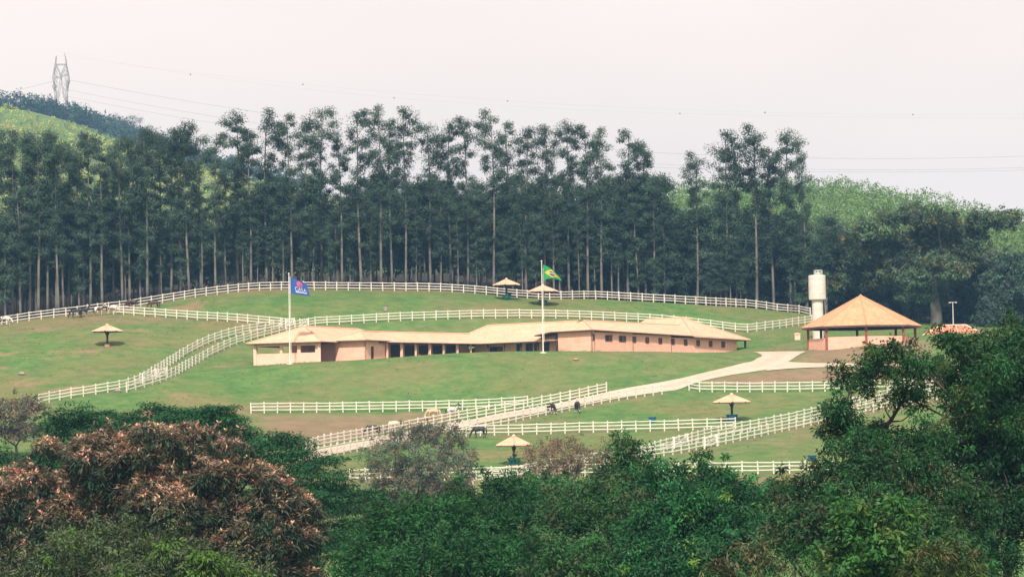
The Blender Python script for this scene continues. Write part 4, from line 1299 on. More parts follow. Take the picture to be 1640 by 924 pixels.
def coat(name, base, patch=None, scale=2.0, thr=0.5, legs=None, head=None):
    m, nt, b = new_mat(name)
    c = ramp(nt, noise(nt, 3.0, 3), [(0.3, [q * .8 for q in base]), (0.7, base)])
    if patch:
        c = mixc(nt, ramp(nt, noise(nt, scale, 2, .5), [(thr - .03, (0, 0, 0)), (thr + .03, (1, 1, 1))]), c, patch)
    tc = nt.nodes.new('ShaderNodeTexCoord'); sp = nt.nodes.new('ShaderNodeSeparateXYZ'); nt.links.new(tc.outputs['Object'], sp.inputs[0])
    if legs:
        c = mixc(nt, ramp(nt, sp.outputs['Z'], [(0.22, (1, 1, 1)), (0.34, (0, 0, 0))]), c, legs)
    if head:
        mr = nt.nodes.new('ShaderNodeMapRange'); mr.inputs[1].default_value = .85; mr.inputs[2].default_value = 1.1
        nt.links.new(sp.outputs['X'], mr.inputs[0])
        c = mixc(nt, mr.outputs[0], c, head)
    nt.links.new(c, b.inputs['Base Color']); b.inputs['Roughness'].default_value = .6
    return m
COATS = {
    'black': coat('coat_black', (0.012, 0.013, 0.02)),
    'black_socks': coat('coat_black_socks', (0.014, 0.014, 0.02), legs=(0.5, 0.42, 0.36)),
    'palomino': coat('coat_palomino', (0.62, 0.42, 0.25)),
    'cream': coat('coat_cream', (0.72, 0.58, 0.44), head=(0.12, 0.09, 0.08)),
    'dapple': coat('coat_dapple', (0.62, 0.58, 0.55), (0.22, 0.2, 0.2), 5.0, .55, head=(0.05, 0.05, 0.06)),
    'pinto': coat('coat_pinto', (0.10, 0.055, 0.04), (0.7, 0.62, 0.55), 1.3, .52),
    'white_pinto': coat('coat_white_pinto', (0.75, 0.66, 0.58), (0.09, 0.06, 0.05), 1.4, .57),
    'bay': coat('coat_bay', (0.07, 0.035, 0.025)),
}
M['hair_dark'] = simple_mat('hair_dark', (0.015, 0.012, 0.012), (0.03, 0.025, 0.022), 8, .7)
M['hair_pale'] = simple_mat('hair_pale', (0.6, 0.5, 0.38), (0.7, 0.6, 0.48), 8, .7)
_hm = {}
def horse(px, row, heading, coat_name, pose, label, scale=1.0):
    b = hit(px, row)
    root = empty('horse', b, math.radians(heading))
    root.scale = (scale * .94, scale * 1.12, scale * 1.12)
    tag(root, label, 'horse', 'horses in the paddocks')
    key = (pose, coat_name)
    if key not in _hm: _hm[key] = horse_body_mesh(pose, COATS[coat_name])
    link('body', _hm[key], root)
    hair = M['hair_pale'] if coat_name in ('palomino', 'cream') else M['hair_dark']
    MB().tube([(-.92, 0, 1.32), (-1.05, 0, 1.1), (-1.06, .02, .7), (-1.0, 0, .38)], [.05, .10, .09, .02], 7).build('tail', hair, root, smooth_faces=True)
    pts_ = [(.72, 0, 1.44), (.98, 0, 1.18), (1.22, 0, .84), (1.40, 0, .56)] if pose == 'graze' else [(.62, 0, 1.52), (.83, 0, 1.78), (1.0, 0, 1.96), (1.18, 0, 2.05)]
    MB().tube(pts_, [.05, .07, .07, .04], 6).build('mane', hair, root, smooth_faces=True)
    return root
horse(597, 699, 186, 'black', 'graze', 'black horse grazing behind the drive fence, farthest down the slope')
horse(633, 692, 176, 'cream', 'graze', 'cream horse with a dark head grazing above the grey tree')
horse(694, 672, 183, 'palomino', 'graze', 'golden palomino horse grazing beside the dappled grey one')
horse(724, 669, 12, 'dapple', 'stand', 'dappled grey horse with a dark head beside the palomino', 0.92)
horse(768, 701.5, 184, 'black', 'graze', 'black horse grazing in front of the straight fence behind the umbrella shelter')
horse(882, 663, -52, 'black_socks', 'graze', 'black horse with pale feet grazing at the edge of the drive')
horse(925, 660, -78, 'black_socks', 'graze', 'black horse seen end-on beside a patch of red earth')
horse(122, 509.5, 188, 'black', 'graze', 'dark horse grazing head down in the group by the ridge fence')
horse(135, 507.5, 25, 'black_socks', 'stand', 'black and pale horse standing in the group by the ridge fence', 0.92)
horse(158, 505.5, 20, 'pinto', 'stand', 'brown and white pinto horse at the corner of the ridge fence', 0.95)
horse(180, 503.5, 10, 'white_pinto', 'graze', 'mostly white spotted horse beside the fence corner')
horse(211, 494.5, 170, 'bay', 'graze', 'dark horse half hidden behind the rails of the fence corner')
horse(247, 496, 190, 'bay', 'graze', 'brown horse grazing alone under the ridge fence')
horse(9, 521.5, 5, 'white_pinto', 'graze', 'black and white horse at the far left of the ridge fence')
boulder(189, 628, 11, 6, M['rock'], 'grey rock by the foot of the curving lane fence', 9)

# ------------------------------------------------------------------ foliage
def unit(a):
    return a / (np.linalg.norm(a, axis=-1, keepdims=True) + 1e-9)
def leaf_mesh(name, c, d, nrm, L, W, tint, mat, fold=0.0):
    """diamond leaf faces: base c, axis d, face normal about nrm"""
    n = len(c)
    d = unit(d); side = unit(np.cross(d, nrm)); up = np.cross(side, d)
    L = np.asarray(L).reshape(-1, 1) * np.ones((n, 1)); W = np.asarray(W).reshape(-1, 1) * np.ones((n, 1))
    v = np.empty((n, 4, 3))
    v[:, 0] = c
    v[:, 1] = c + d * L * .45 + side * W * .5 + up * fold * W
    v[:, 2] = c + d * L - np.array([0, 0, 1]) * L * .08
    v[:, 3] = c + d * L * .45 - side * W * .5 + up * fold * W
    me = mesh_from_arrays(name, v.reshape(-1, 3), np.arange(4 * n).reshape(n, 4), [mat])
    a = me.attributes.new('tint', 'FLOAT_COLOR', 'FACE')
    col = np.ones((n, 4), np.float32); col[:, :3] = np.clip(tint, 0.003, 0.85)
    a.data.foreach_set('color', col.ravel())
    return me
def scatter(centers, rc, k, flat=1.0, droop=0.3, up_bias=0.6, shell=0.0, coh=.8):
    """k leaves about each clump centre; returns base, axis, normal, clump index, offset in clump"""
    N = len(centers)
    off = rng.normal(size=(N, k, 3)); off = unit(off) * ((rng.random((N, k, 1)) ** .55) * 1.25 if shell == 0 else rng.random((N, k, 1)) ** shell)
    off[..., 2] *= flat
    rcv = np.asarray(rc).reshape(-1, 1, 1) * np.ones((N, 1, 1))
    c = centers[:, None] + off * rcv
    d = off * .8 + rng.normal(size=(N, k, 3)) * .55; d[..., 2] -= droop
    nr = rng.normal(size=(N, k, 3)) * .32 + off * coh; nr[..., 2] += up_bias
    idx = np.repeat(np.arange(N), k)
    return c.reshape(-1, 3), d.reshape(-1, 3), unit(nr.reshape(-1, 3)), idx, off.reshape(-1, 3)

# ---------- grass tufts over the pasture
def tufts(n):
    sel = np.where(zone & (gv[:, 1] < 548) & (soil < .45))[0]
    fy_ = np.interp(gv[sel, 0], fx[:, 0], fx[:, 1])
    c_, r_ = gpx[sel], gpy[sel]
    sel = sel[(gv[sel, 1] < fy_ + 1) & (c_ > -60) & (c_ < 1700)]
    drv = [o for o in bpy.data.objects if o.name.startswith('drive')]
    rp = np.concatenate([np.array([v.co[:2] for v in o.data.vertices]) for o in drv])
    cell = {tuple(q) for q in np.floor(rp / 1.6).astype(int)}
    pick = rng.choice(sel, n)
    q = gv[pick, :2] + rng.uniform(-.8, .8, (n, 2))
    okm = np.array([tuple(w) not in cell for w in np.floor(q / 1.6).astype(int)])
    # keep the yard of the stable clear
    okm &= ~((q[:, 0] > -45) & (q[:, 0] < 42) & (q[:, 1] > 468) & (q[:, 1] < 500))
    q = q[okm]
    # tufts gather in patches
    patch = np.sin(q[:, 0] * .31 + 1.3 * np.sin(q[:, 1] * .17)) + np.sin(q[:, 1] * .43 + 1.7 * np.sin(q[:, 0] * .13)) + rng.normal(size=len(q)) * .8
    q = q[patch > .2]
    z = np.array([gz(a_, b_) for a_, b_ in q])
    N = len(q); k = 4
    c = np.repeat(np.c_[q, z], k, 0) + rng.normal(size=(N * k, 3)) * (.12, .12, 0)
    d = rng.normal(size=(N * k, 3)) * .9; d[:, 2] = 1
    nr = rng.normal(size=(N * k, 3)) * .6; nr[:, 2] = 1.2; nr[:, 1] -= .8
    g = np.where(rng.random((N, 1)) < .3, np.array([[.30, .27, .11]]), np.array([[.15, .235, .07]])) * rng.uniform(.7, 1.25, (N, 1))
    hgt = rng.uniform(.10, .24, N)
    me = leaf_mesh('grass_tufts', c, d, nr, np.repeat(hgt, k), np.repeat(hgt * .55, k), np.repeat(g, k, 0), M['leaf_dull'])
    tag(link('grass_tufts', me), 'tufts of coarse grass scattered over the pasture', kind='stuff')
tufts(20000)

# ---------- eucalyptus variants (built once, copied)
def eucalyptus(seed, H, crown0, width, n_cl, kleaf, low=4, bark='pale_bark', tint0=(0.066, 0.112, 0.076), spread=1.0):
    r = np.random.default_rng(seed)
    ph = r.uniform(0, 6, 4)
    zz = np.linspace(0, 1, 14)
    def axis_(t): return np.stack([0.010 * H * np.sin(t * 5 + ph[0]) * t, 0.010 * H * np.sin(t * 4 + ph[1]) * t, t * H], -1)
    tr = MB()
    sp = axis_(zz)
    tr.tube(sp, 0.0072 * H * (1.05 - .92 * zz) + 0.02, 7)
    cents = []; rcs = []
    for i in range(n_cl):
        f = (i + r.random()) / n_cl
        t = crown0 + (1 - crown0) * f
        w = width * (0.45 + .65 * f) * r.uniform(.3, 1.05) * spread
        if f > .88: w *= .55
        a = r.uniform(0, 2 * math.pi)
        rise = w * r.uniform(.5, 1.1)
        p0 = axis_(np.array([max(0.02, t - rise / H)]))[0]
        p2 = axis_(np.array([t]))[0] + np.array([math.cos(a) * w, math.sin(a) * w, 0])
        pm = (p0 + p2) / 2 + np.array([0, 0, -.12 * w])
        tr.tube([p0, pm, p2], [0.0022 * H, 0.0016 * H, 0.0007 * H], 4, caps=False)
        cents.append(p2); rcs.append(r.uniform(.7, 1.25) * (0.62 + .42 * f) * width * .46)
        if r.random() < .6:
            cents.append(p2 + r.normal(size=3) * width * .2); rcs.append(r.uniform(.45, .8) * width * .46)
    for i in range(low):
        t = r.uniform(crown0 * .5, crown0); a = r.uniform(0, 6.28); w = width * r.uniform(.2, .6)
        p0 = axis_(np.array([t - .02]))[0]; p2 = axis_(np.array([t]))[0] + np.array([math.cos(a) * w, math.sin(a) * w, 0.3])
        tr.tube([p0, p2], [0.0015 * H, 0.0006 * H], 4, caps=False)
        cents.append(p2); rcs.append(width * r.uniform(.2, .42))
    cents = np.array(cents); rcs = np.array(rcs)
    c, d, nr, idx, off = scatter(cents, rcs * r.uniform(.9, 1.25, len(rcs)), kleaf, .68, .55, .7)
    n = len(c)
    tint = np.array(tint0) * r.uniform(.85, 1.18, (n, 1)) * r.uniform(.72, 1.3, (len(cents), 1))[idx]
    yl = r.random(n) < .06; tint[yl] *= (1.9, 1.6, .9)
    me_c = leaf_mesh('crown', c, d, nr, r.uniform(.26, .44, n), r.uniform(.10, .17, n), tint, M['leaf_dull'])
    me_t = tr.mesh('trunk', M[bark], True)
    return dict(H=H, trunk=me_t, crown=me_c)
TALL = [eucalyptus(100 + i, 32.0, c0, w, n, 200, low=l) for i, (c0, w, n, l) in enumerate([(.48, 2.6, 26, 9), (.52, 2.5, 24, 10), (.45, 2.7, 28, 8), (.55, 2.8, 23, 10), (.5, 2.3, 25, 9), (.46, 2.5, 27, 9)])]
MID = [eucalyptus(200 + i, 20.0, c0, w, n, 230, low=l) for i, (c0, w, n, l) in enumerate([(.38, 2.3, 26, 6), (.32, 2.5, 28, 5), (.42, 2.3, 24, 8), (.36, 2.1, 26, 6), (.44, 2.4, 24, 7)])]
FULL = [eucalyptus(300 + i, 16.0, c0, w, n, 200, low=2, tint0=(0.092, 0.15, 0.10)) for i, (c0, w, n) in enumerate([(.16, 2.6, 34), (.12, 2.9, 36), (.2, 2.4, 32)])]
def plant(name, var, base, top_z, label, cat, group, rz=None, wscale=1.0):
    s = (top_z - base[2]) / (var['H'] * 1.015)
    o = empty(name, base, random.uniform(0, 6.28) if rz is None else rz)
    o.scale = (s * wscale, s * wscale, s)
    o.rotation_euler = (random.gauss(0, .016), random.gauss(0, .016), o.rotation_euler[2])
    tag(o, label, cat, group)
    link('trunk', var['trunk'], o); link('crown', var['crown'], o)
    return o
def ridge_D(px):
    f = FENCES[0]['pts']
    c, _ = proj(f)
    return float(np.interp(px, c, f[:, 1]))
EMERGENT = [(-8, 212), (20, 203), (48, 216), (76, 205), (110, 222), (145, 212), (182, 226), (208, 222), (236, 207), (274, 200), (303, 189), (345, 212), (34, 216), (62, 213), (94, 215), (128, 221), (164, 219), (196, 217), (222, 213), (255, 209), (290, 207), (322, 214), (381, 173), (402, 205), (427, 180), (468, 178), (492, 196), (515, 168), (548, 205), (579, 175), (611, 171), (628, 188), (650, 174), (690, 194), (722, 191), (750, 186), (791, 179), (822, 192), (843, 205), (873, 196), (912, 190), (942, 200), (964, 208), (1006, 205), (1034, 228)]
TRUNKS = [11, 35, 58, 88, 101, 125, 135, 165, 199, 222, 258, 287, 322, 361, 391, 413, 439, 455, 480, 502, 527, 541, 563, 595, 667, 705, 735, 765, 774, 808, 835, 858, 889, 898, 927, 953, 981, 990, 1021, 1045]
LBL_E = 'tall slender eucalyptus whose crown stands above the wood along the ridge'
LBL_M = 'slender pale-trunked eucalyptus in the shaded front of the ridge wood'
LBL_B = 'eucalyptus deeper inside the dark ridge wood'
MARKS = [(128, 'the group of horses by the ridge fence'), (247, 'the lone brown horse'), (478, 'the blue flag'), (617, 'the grey boulder'), (811, 'the umbrella shelter close to the ridge fence'), (885, 'the green flag'), (1036, 'the open gap at the end of the wood')]
def marked(cols, fmt, default):
    best = {}
    for px, what in MARKS:
        i = min(range(len(cols)), key=lambda k: abs(cols[k] - px))
        if abs(cols[i] - px) < 16: best[i] = fmt % what
    return [best.get(i, default) for i in range(len(cols))]
LAB_E = marked([e[0] for e in EMERGENT], 'tall crowned eucalyptus above the wood behind %s', LBL_E)
LAB_M = marked(TRUNKS, 'slender front eucalyptus with bare trunk behind %s', LBL_M)
for i, (px, top) in enumerate(EMERGENT):
    D = ridge_D(px) + random.uniform(4.5, 13)
    b = at(px, D); z = P(px, top, D)[2]
    plant('eucalyptus_tree', TALL[i % len(TALL)], b, z, LAB_E[i], 'tree', 'tall eucalyptus trees of the ridge wood', wscale=random.uniform(.95, 1.2))
for i, px in enumerate(TRUNKS):
    px += random.uniform(-3, 3)
    D = ridge_D(px) + random.uniform(4, 9)
    b = at(px, D); top = random.uniform(285, 360) if px > 430 else random.uniform(275, 365)
    plant('eucalyptus_tree', (MID + TALL)[(i * 5) % 11], b, P(px, top, D)[2], LAB_M[i], 'tree', 'pale-trunked eucalyptus trees at the front of the wood', wscale=random.uniform(1.0, 1.35))
for i in range(180):
    px = -30 + 1110 * ((i * 0.618034) % 1.0) + random.uniform(-8, 8)
    D = ridge_D(px) + 10 + 55 * ((i * 0.7548) % 1.0)
    b = at(px, D); top = random.uniform(278, 345) if px > 430 else random.uniform(325, 385)
    plant('eucalyptus_tree', MID[i % len(MID)], b, P(px, top, D)[2], LBL_B, 'tree', 'eucalyptus trees deeper in the ridge wood', wscale=random.uniform(1.1, 1.5))
# right-hand stand
for i, (px, top) in enumerate([(1117, 247), (1162, 211), (1180, 232), (1212, 204), (1240, 236), (1267, 206), (1294, 236)]):
    D = ridge_D(px) + random.uniform(6, 14); b = at(px, D)
    plant('eucalyptus_tree', TALL[(i * 2) % 6], b, P(px, top, D)[2], 'tall eucalyptus in the clump beside the open gap in the wood', 'tree', 'tall eucalyptus trees of the right-hand clump', wscale=1.15 if px < 1290 else .7)
for i in range(34):
    px = 1050 + 290 * ((i * 0.618034) % 1.0); D = ridge_D(min(px, 1298)) + 5 + 30 * ((i * .7548) % 1.0)
    b = at(px, D); top = random.uniform(325, 420)
    plant('eucalyptus_tree', (MID + FULL)[i % 8], b, P(px, top, D)[2], 'leafy young eucalyptus under the right-hand clump', 'tree', 'leafy eucalyptus trees under the right-hand clump', wscale=random.uniform(1.1, 1.5))

# the unlit depth of the wood: trees nobody could count
def joined_wood(name, label, spots, variants_cent, kleaf, ls, tint0, mat, cone=False):
    cs, rs = [], []
    for (b, h, w) in spots:
        n = variants_cent
        f = rng.random(n)
        a = rng.random(n) * 6.28; rr = w * np.sqrt(rng.random(n)) * ((.4 + .6 * np.sin(np.pi * np.clip(.1 + f * .85, 0, 1))) if not cone else (1.05 - f))
        cs.append(np.stack([b[0] + rr * np.cos(a), b[1] + rr * np.sin(a), b[2] + h * (.18 + .8 * f)], -1)); rs.append(np.full(n, w * .55) * (1 if not cone else (1.1 - .75 * f)))
    cs = np.concatenate(cs); rs = np.concatenate(rs)
    c, d, nr, idx, off = scatter(cs, rs, kleaf, .75, .3, .6)
    n = len(c)
    tv = rng.uniform(.7, 1.35, (len(spots), 1))
    tint = np.array(tint0) * rng.uniform(.7, 1.35, (n, 1)) * np.repeat(tv, variants_cent, 0)[idx]
    me = leaf_mesh(name, c, d, nr, ls * rng.uniform(.7, 1.3, n), ls * .5 * rng.uniform(.7, 1.3, n), tint, mat)
    o = link(name, me)
    return tag(o, label, kind='stuff')
spots = []
for i in range(230):
    px = -60 + 1500 * ((i * 0.618034) % 1.0); D = ridge_D(min(max(px, 0), 1298)) + 60 + 60 * ((i * .7548) % 1.0)
    b = at(px, D); top = random.uniform(350, 400) if px < 430 else random.uniform(305, 370) if px < 1050 else random.uniform(375, 440)
    spots.append((b, max(8, P(px, top, D)[2] - b[2]), random.uniform(2.5, 3.6)))
joined_wood('deep_wood', 'dark mass of eucalyptus in the depth of the ridge wood', spots, 15, 26, .95, (0.06, 0.10, 0.07), M['leaf_dull'])

# ---------- generic broadleaf built from lobes
def lobe_clumps(lobes, density, r_in=.8, zmin=-.55, inner=0.12):
    cs, ns, li = [], [], []
    for i, (c, r) in enumerate(lobes):
        area = 4 * math.pi * ((r[0] * r[1]) ** 1.6 / 3 + (r[0] * r[2]) ** 1.6 / 3 + (r[1] * r[2]) ** 1.6 / 3) ** (1 / 1.6)
        n = max(4, int(area * density))
        u = unit(rng.normal(size=(n * 2, 3))); u = u[u[:, 2] > zmin][:n]
        rad = r_in + (1.04 - r_in) * rng.random((len(u), 1))
        inn = rng.random(len(u)) < inner
        rad[inn] = rng.uniform(.35, .8, (inn.sum(), 1))
        p = c + u * rad * r
        ok = np.ones(len(p), bool)
        for j, (c2, r2) in enumerate(lobes):
            if j != i: ok &= (((p - c2) / r2) ** 2).sum(1) > .55
        cs.append(p[ok]); ns.append(unit(u[ok] / r)); li.append(np.full(ok.sum(), i))
    return np.concatenate(cs), np.concatenate(ns), np.concatenate(li)

def broad_tree(name, label, cat, base, lobes, style, density, kleaf, leaf, rc, tint_fn, trunk_r=.35, mat='leaf', bark='bark', group=None, zmin=-.55, inner=.12, twigs=True, r_in=.8, limb_r=.4, fork=.35, sub_r=1.25, sprigs=.22, core=.62, cover=2.0):
    """lobes in world coordinates; tree as Empty > trunk, limb..., crown"""
    base = np.array(base, float)
    lobes = [(np.array(c) - base, np.array(r)) for c, r in lobes]
    root = empty(name, base)
    tag(root, label, cat, group)
    cc = np.mean([c for c, r in lobes], 0)
    fk = np.array([cc[0] * .35, cc[1] * .35, max(.8, cc[2] * fork)])
    MB().tube([(0, 0, -.5), fk * (.5, .5, .5) + (.12, 0, 0), fk], [trunk_r * 1.25, trunk_r * .95, trunk_r * .8], 9, caps=True).build('trunk', M[bark], root, smooth_faces=True)
    fine = []
    own = []
    for i, (c, r) in enumerate(lobes):
        sr = min(.45 * r.min(), sub_r)
        m_ = int(np.clip(cover * (r[0] * r[1] * r[2]) ** (2 / 3) / sr ** 2, 6, 90))
        u = unit(rng.normal(size=(m_ * 4, 3))); u = u[u[:, 2] > zmin][:m_]
        for w_ in u:
            s_ = sr * rng.uniform(.5, 1.45)
            fine.append((c + w_ * (r - s_ * rng.uniform(.35, 1.05)), s_ * np.array([1.1, 1.1, .85]))); own.append(i)
        if core > 0: fine.append((c, r * core)); own.append(i)
    cs, ns, li = lobe_clumps(fine, density, r_in, max(zmin, -.6), inner)
    li = np.array(own)[li]
    nodes = [(fk, trunk_r * .8)]
    for i in sorted(range(len(lobes)), key=lambda q: np.linalg.norm(lobes[q][0] - fk)):
        c, r = lobes[i]
        mb = MB()
        s0_, sr_ = min(nodes, key=lambda q: np.linalg.norm(q[0] - c) + .25 * np.linalg.norm(q[0] - fk))
        L_ = np.linalg.norm(c - s0_)
        mid = (s0_ + c) / 2 + np.array([rng.normal() * .07, rng.normal() * .07, -.10]) * L_
        end = c + np.array([0, 0, r[2] * .2])
        lr = max(trunk_r * .09, sr_ * limb_r * 1.45)
        mb.tube([s0_, mid, end], [sr_ * .75 if sr_ < trunk_r * .7 else lr * 1.25, lr, lr * .6], 6, caps=False)
        nodes.append((end, lr * .75)); nodes.append((mid, lr))
        sel = np.where(li == i)[0]
        if twigs and len(sel):
            for j in rng.choice(sel, min(len(sel), 9), replace=False):
                p = cs[j]; s0 = mid + (end - mid) * rng.random()
                m_ = (s0 + p) / 2 + rng.normal(size=3) * .08 * np.linalg.norm(p - s0)
                tw = min(lr * .5, .05 + .012 * np.linalg.norm(p - s0))
                mb.tube([s0, m_, p], [tw, tw * .6, tw * .25], 4, caps=False)
        mb.build('limb', M[bark], root, smooth_faces=True)
    N = len(cs); rcf = np.ones(N)
    if sprigs > 0:
        j = rng.choice(N, int(N * sprigs), replace=False)
        out_ = unit(ns[j] + rng.normal(size=(len(j), 3)) * .35 + np.array([0, 0, .35]))
        cs = np.concatenate([cs, cs[j] + out_ * rc * rng.uniform(.7, 1.7, (len(j), 1))]); ns = np.concatenate([ns, ns[j]]); li = np.concatenate([li, li[j]])
        rcf = np.r_[rcf, rng.uniform(.4, .7, len(j))]; N = len(cs)
    if style == 'rosette':
        k = kleaf
        el = rng.uniform(-1.0, .75, (N, k)); az = rng.random((N, k)) * 6.28
        d = np.stack([np.cos(az) * np.cos(el), np.sin(az) * np.cos(el), np.sin(el)], -1) + ns[:, None] * .25
        c = cs[:, None] + d * .06 + rng.normal(size=(N, k, 3)) * .05
        nr = np.zeros_like(d); nr[..., 2] = 1; nr += d * .2 + rng.normal(size=d.shape) * .2
        c, d, nr = c.reshape(-1, 3), d.reshape(-1, 3), nr.reshape(-1, 3); idx = np.repeat(np.arange(N), k); off = d
        L = leaf[0] * rng.uniform(.75, 1.2, len(c)) * np.clip(1.05 - .45 * d[:, 2], .55, 1.25); W = leaf[1] * rng.uniform(.8, 1.2, len(c))
    elif style == 'plate':
        k = kleaf
        a = rng.random((N, k)) * 6.28; rr = np.sqrt(rng.random((N, k))) * rc * rng.uniform(.55, 1.2, (N, 1))
        off = np.stack([np.cos(a) * rr, np.sin(a) * rr, -.22 * rr ** 2 / rc + rng.normal(size=(N, k)) * .055 * rc], -1)
        c = (cs[:, None] + off).reshape(-1, 3)
        d = (np.stack([np.cos(a), np.sin(a), -.25 + 0 * a], -1) + rng.normal(size=(N, k, 3)) * .5).reshape(-1, 3)
        nr = rng.normal(size=(N * k, 3)) * .28; nr[:, 2] += 1
        idx = np.repeat(np.arange(N), k); off = off.reshape(-1, 3)
        L = leaf[0] * rng.uniform(.7, 1.3, len(c)); W = leaf[1] * rng.uniform(.7, 1.3, len(c))
    else:
        c, d, nr, idx, off = scatter(cs, rc * rng.uniform(.6, 1.3, N) * rcf, int(kleaf * .72), .72, leaf[2] if len(leaf) > 2 else .35, .45, .4, 1.3)
        L = leaf[0] * 1.14 * rng.uniform(.6, 1.4, len(c)); W = leaf[1] * 1.14 * rng.uniform(.7, 1.3, len(c))
    tint = tint_fn(cs, ns, idx, d, off, li)
    me = leaf_mesh('crown', c, d, nr, L, W, tint, M[mat], .0)
    link('crown', me, root)
    return root

TINT_GAIN = np.array([1.15, 1.08, 0.8])
def tint_mix(base, alt=None, p_alt=0.1, var=.35, clump_var=.3, alt_lobes=None):
    var *= .55; clump_var *= 1.5
    base = np.array(base) * (TINT_GAIN if base[1] > 1.8 * base[0] else 1.0)
    def f(cs, ns, idx, d, off, li):
        n = len(idx); N = len(cs)
        t = base * rng.uniform(1 - var, 1 + var, (n, 1)) * rng.uniform(1 - clump_var, 1 + clump_var, (N, 1))[idx]
        t = t * (1 + rng.normal(size=(N, 3)) * .08)[idx] * rng.uniform(.75, 1.35, (li.max() + 1, 1))[li][idx]
        if alt is not None:
            pa = np.full(N, p_alt)
            if alt_lobes is not None: pa = np.where(np.isin(li, alt_lobes), .5, p_alt)
            s = (rng.random(N) < pa)[idx]
            t[s] = np.array(alt) * rng.uniform(.7, 1.3, (s.sum(), 1))
        return t
    return f
def lobes_px(D, items):
    """(column, row, half width px, half height px[, shift in depth, depth ratio])"""
    out = []
    for it in items:
        px, py, rx, ry = it[:4]; dd = it[4] if len(it) > 4 else 0; q = it[5] if len(it) > 5 else .9
        k = (D + dd) / FPX
        out.append((P(px, py, D + dd), np.array([rx * k, rx * k * q, ry * k])))
    return out

# ---------- trees behind and right of the pavilion
def mid_broad(label, px, D, items, density, kleaf, leaf, rc, tint, name='broadleaf_tree', group='trees behind the pavilion', mat='leaf_dull', bark='bark', trunk_r=.35, **kw):
    return broad_tree(name, label, 'tree', at(px, D), lobes_px(D, items), 'scatter', density, kleaf, leaf, rc, tint, trunk_r, mat, bark, group, **kw)
dk = (0.075, 0.115, 0.078)
mid_broad('broad dark tree with a spreading crown and thick pale trunk beside the lamp post', 1500, 540,
          [(1400, 372, 42, 20), (1450, 352, 45, 20, 3), (1500, 358, 38, 22, -2), (1395, 410, 40, 26, 4), (1440, 440, 44, 30, 2), (1500, 440, 46, 26, -3), (1470, 395, 46, 24, 5), (1540, 385, 34, 24, 3), (1585, 358, 36, 18, 0), (1615, 352, 24, 14, 2), (1530, 425, 34, 18), (1480, 475, 42, 22, 2), (1560, 400, 26, 18), (1370, 445, 36, 32, 6)],
          .42, 52, (.5, .25), .95, tint_mix((.072, .108, .056), (.17, .15, .05), .03), name='spreading_tree', core=0, cover=2.2, sub_r=1.6, trunk_r=1.05, bark='pale_bark', limb_r=.42, fork=.42, group=None)
right_trees = [(1345, 556, [(1345, 425, 34, 40), (1325, 470, 30, 36)]), (1400, 560, [(1395, 470, 40, 34), (1425, 490, 34, 26)]), (1375, 566, [(1372, 455, 40, 40), (1350, 400, 26, 30, 4)]),
               (1455, 558, [(1450, 485, 36, 28), (1480, 495, 30, 24)]), (1560, 552, [(1555, 470, 36, 34), (1580, 440, 34, 26), (1545, 505, 30, 20)]), (1605, 540, [(1600, 475, 36, 40), (1625, 440, 34, 30)]),
               (1650, 538, [(1645, 470, 40, 46), (1640, 520, 40, 30)]), (1585, 535, [(1585, 512, 34, 22), (1610, 520, 30, 22)]), (1540, 560, [(1530, 480, 30, 30), (1515, 500, 26, 20)]), (1310, 570, [(1310, 430, 30, 44), (1300, 480, 28, 30)]), (1425, 575, [(1430, 440, 40, 40), (1470, 450, 40, 40)])]
for i, (px, D, items) in enumerate(right_trees):
    mid_broad('dense dark green tree in the wood behind the round pavilion' if px < 1500 else 'rounded grey-green tree in the wood right of the lamp post', px, D, items, .45, 55, (.48, .24), .98, tint_mix(dk if px < 1500 else (.070, .112, .078), None, 0), group='dark trees behind the pavilion' if px < 1500 else 'rounded trees right of the lamp post')
for i in range(15):
    px = 1310 + 340 * ((i * 0.618034) % 1.0); D = 549 + 14 * ((i * .7548) % 1.0); b = at(px, D)
    plant('edge_tree', FULL[i % 3], b, P(px, random.uniform(455, 500), D)[2], 'low leafy tree along the edge of the wood right of the water tower', 'tree', 'low trees at the wood edge', wscale=random.uniform(1.2, 1.7))
# ---------- far hills
def hill_spots(n, cols, rows_fn, Dr, size):
    out = []
    for i in range(n):
        px = cols[0] + (cols[1] - cols[0]) * ((i * 0.618034) % 1.0); D = Dr[0] + (Dr[1] - Dr[0]) * ((i * 0.75487) % 1.0)
        q = P(px, 400, D); q[2] = gz(q[0], q[1])
        s = size * random.uniform(.75, 1.3)
        out.append((q, s, s * random.uniform(.26, .36)))
    return out
joined_wood('hill_plantation', 'bright green young eucalyptus plantation covering the right hill', hill_spots(2600, (960, 1760), None, (700, 960), 8.5), 6, 8, .72, (.140, .235, .075), M['leaf_dull'], True)
joined_wood('hill_scrub', 'yellow-green scrub on the far left hill', hill_spots(1900, (-60, 560), None, (900, 1540), 4.5), 4, 8, 1.15, (.34, .40, .08), M['leaf_dull'], True)
joined_wood('ridge_wood', 'dark blue-green wood along the crest of the far left hill', hill_spots(300, (-60, 520), None, (1690, 1790), 10.0) + hill_spots(190, (-60, 140), None, (1600, 1700), 9.0) + hill_spots(200, (118, 520), None, (1560, 1700), 10.0) + hill_spots(40, (-60, 420), None, (1000, 1500), 7.0), 7, 10, 1.7, (.05, .078, .055), M['leaf_dull'])
FAR = [eucalyptus(400 + i, 14.0, .45, 3.6, 16, 60, low=1, bark='bark', spread=1.2, tint0=(.045, .065, .05)) for i in range(3)]
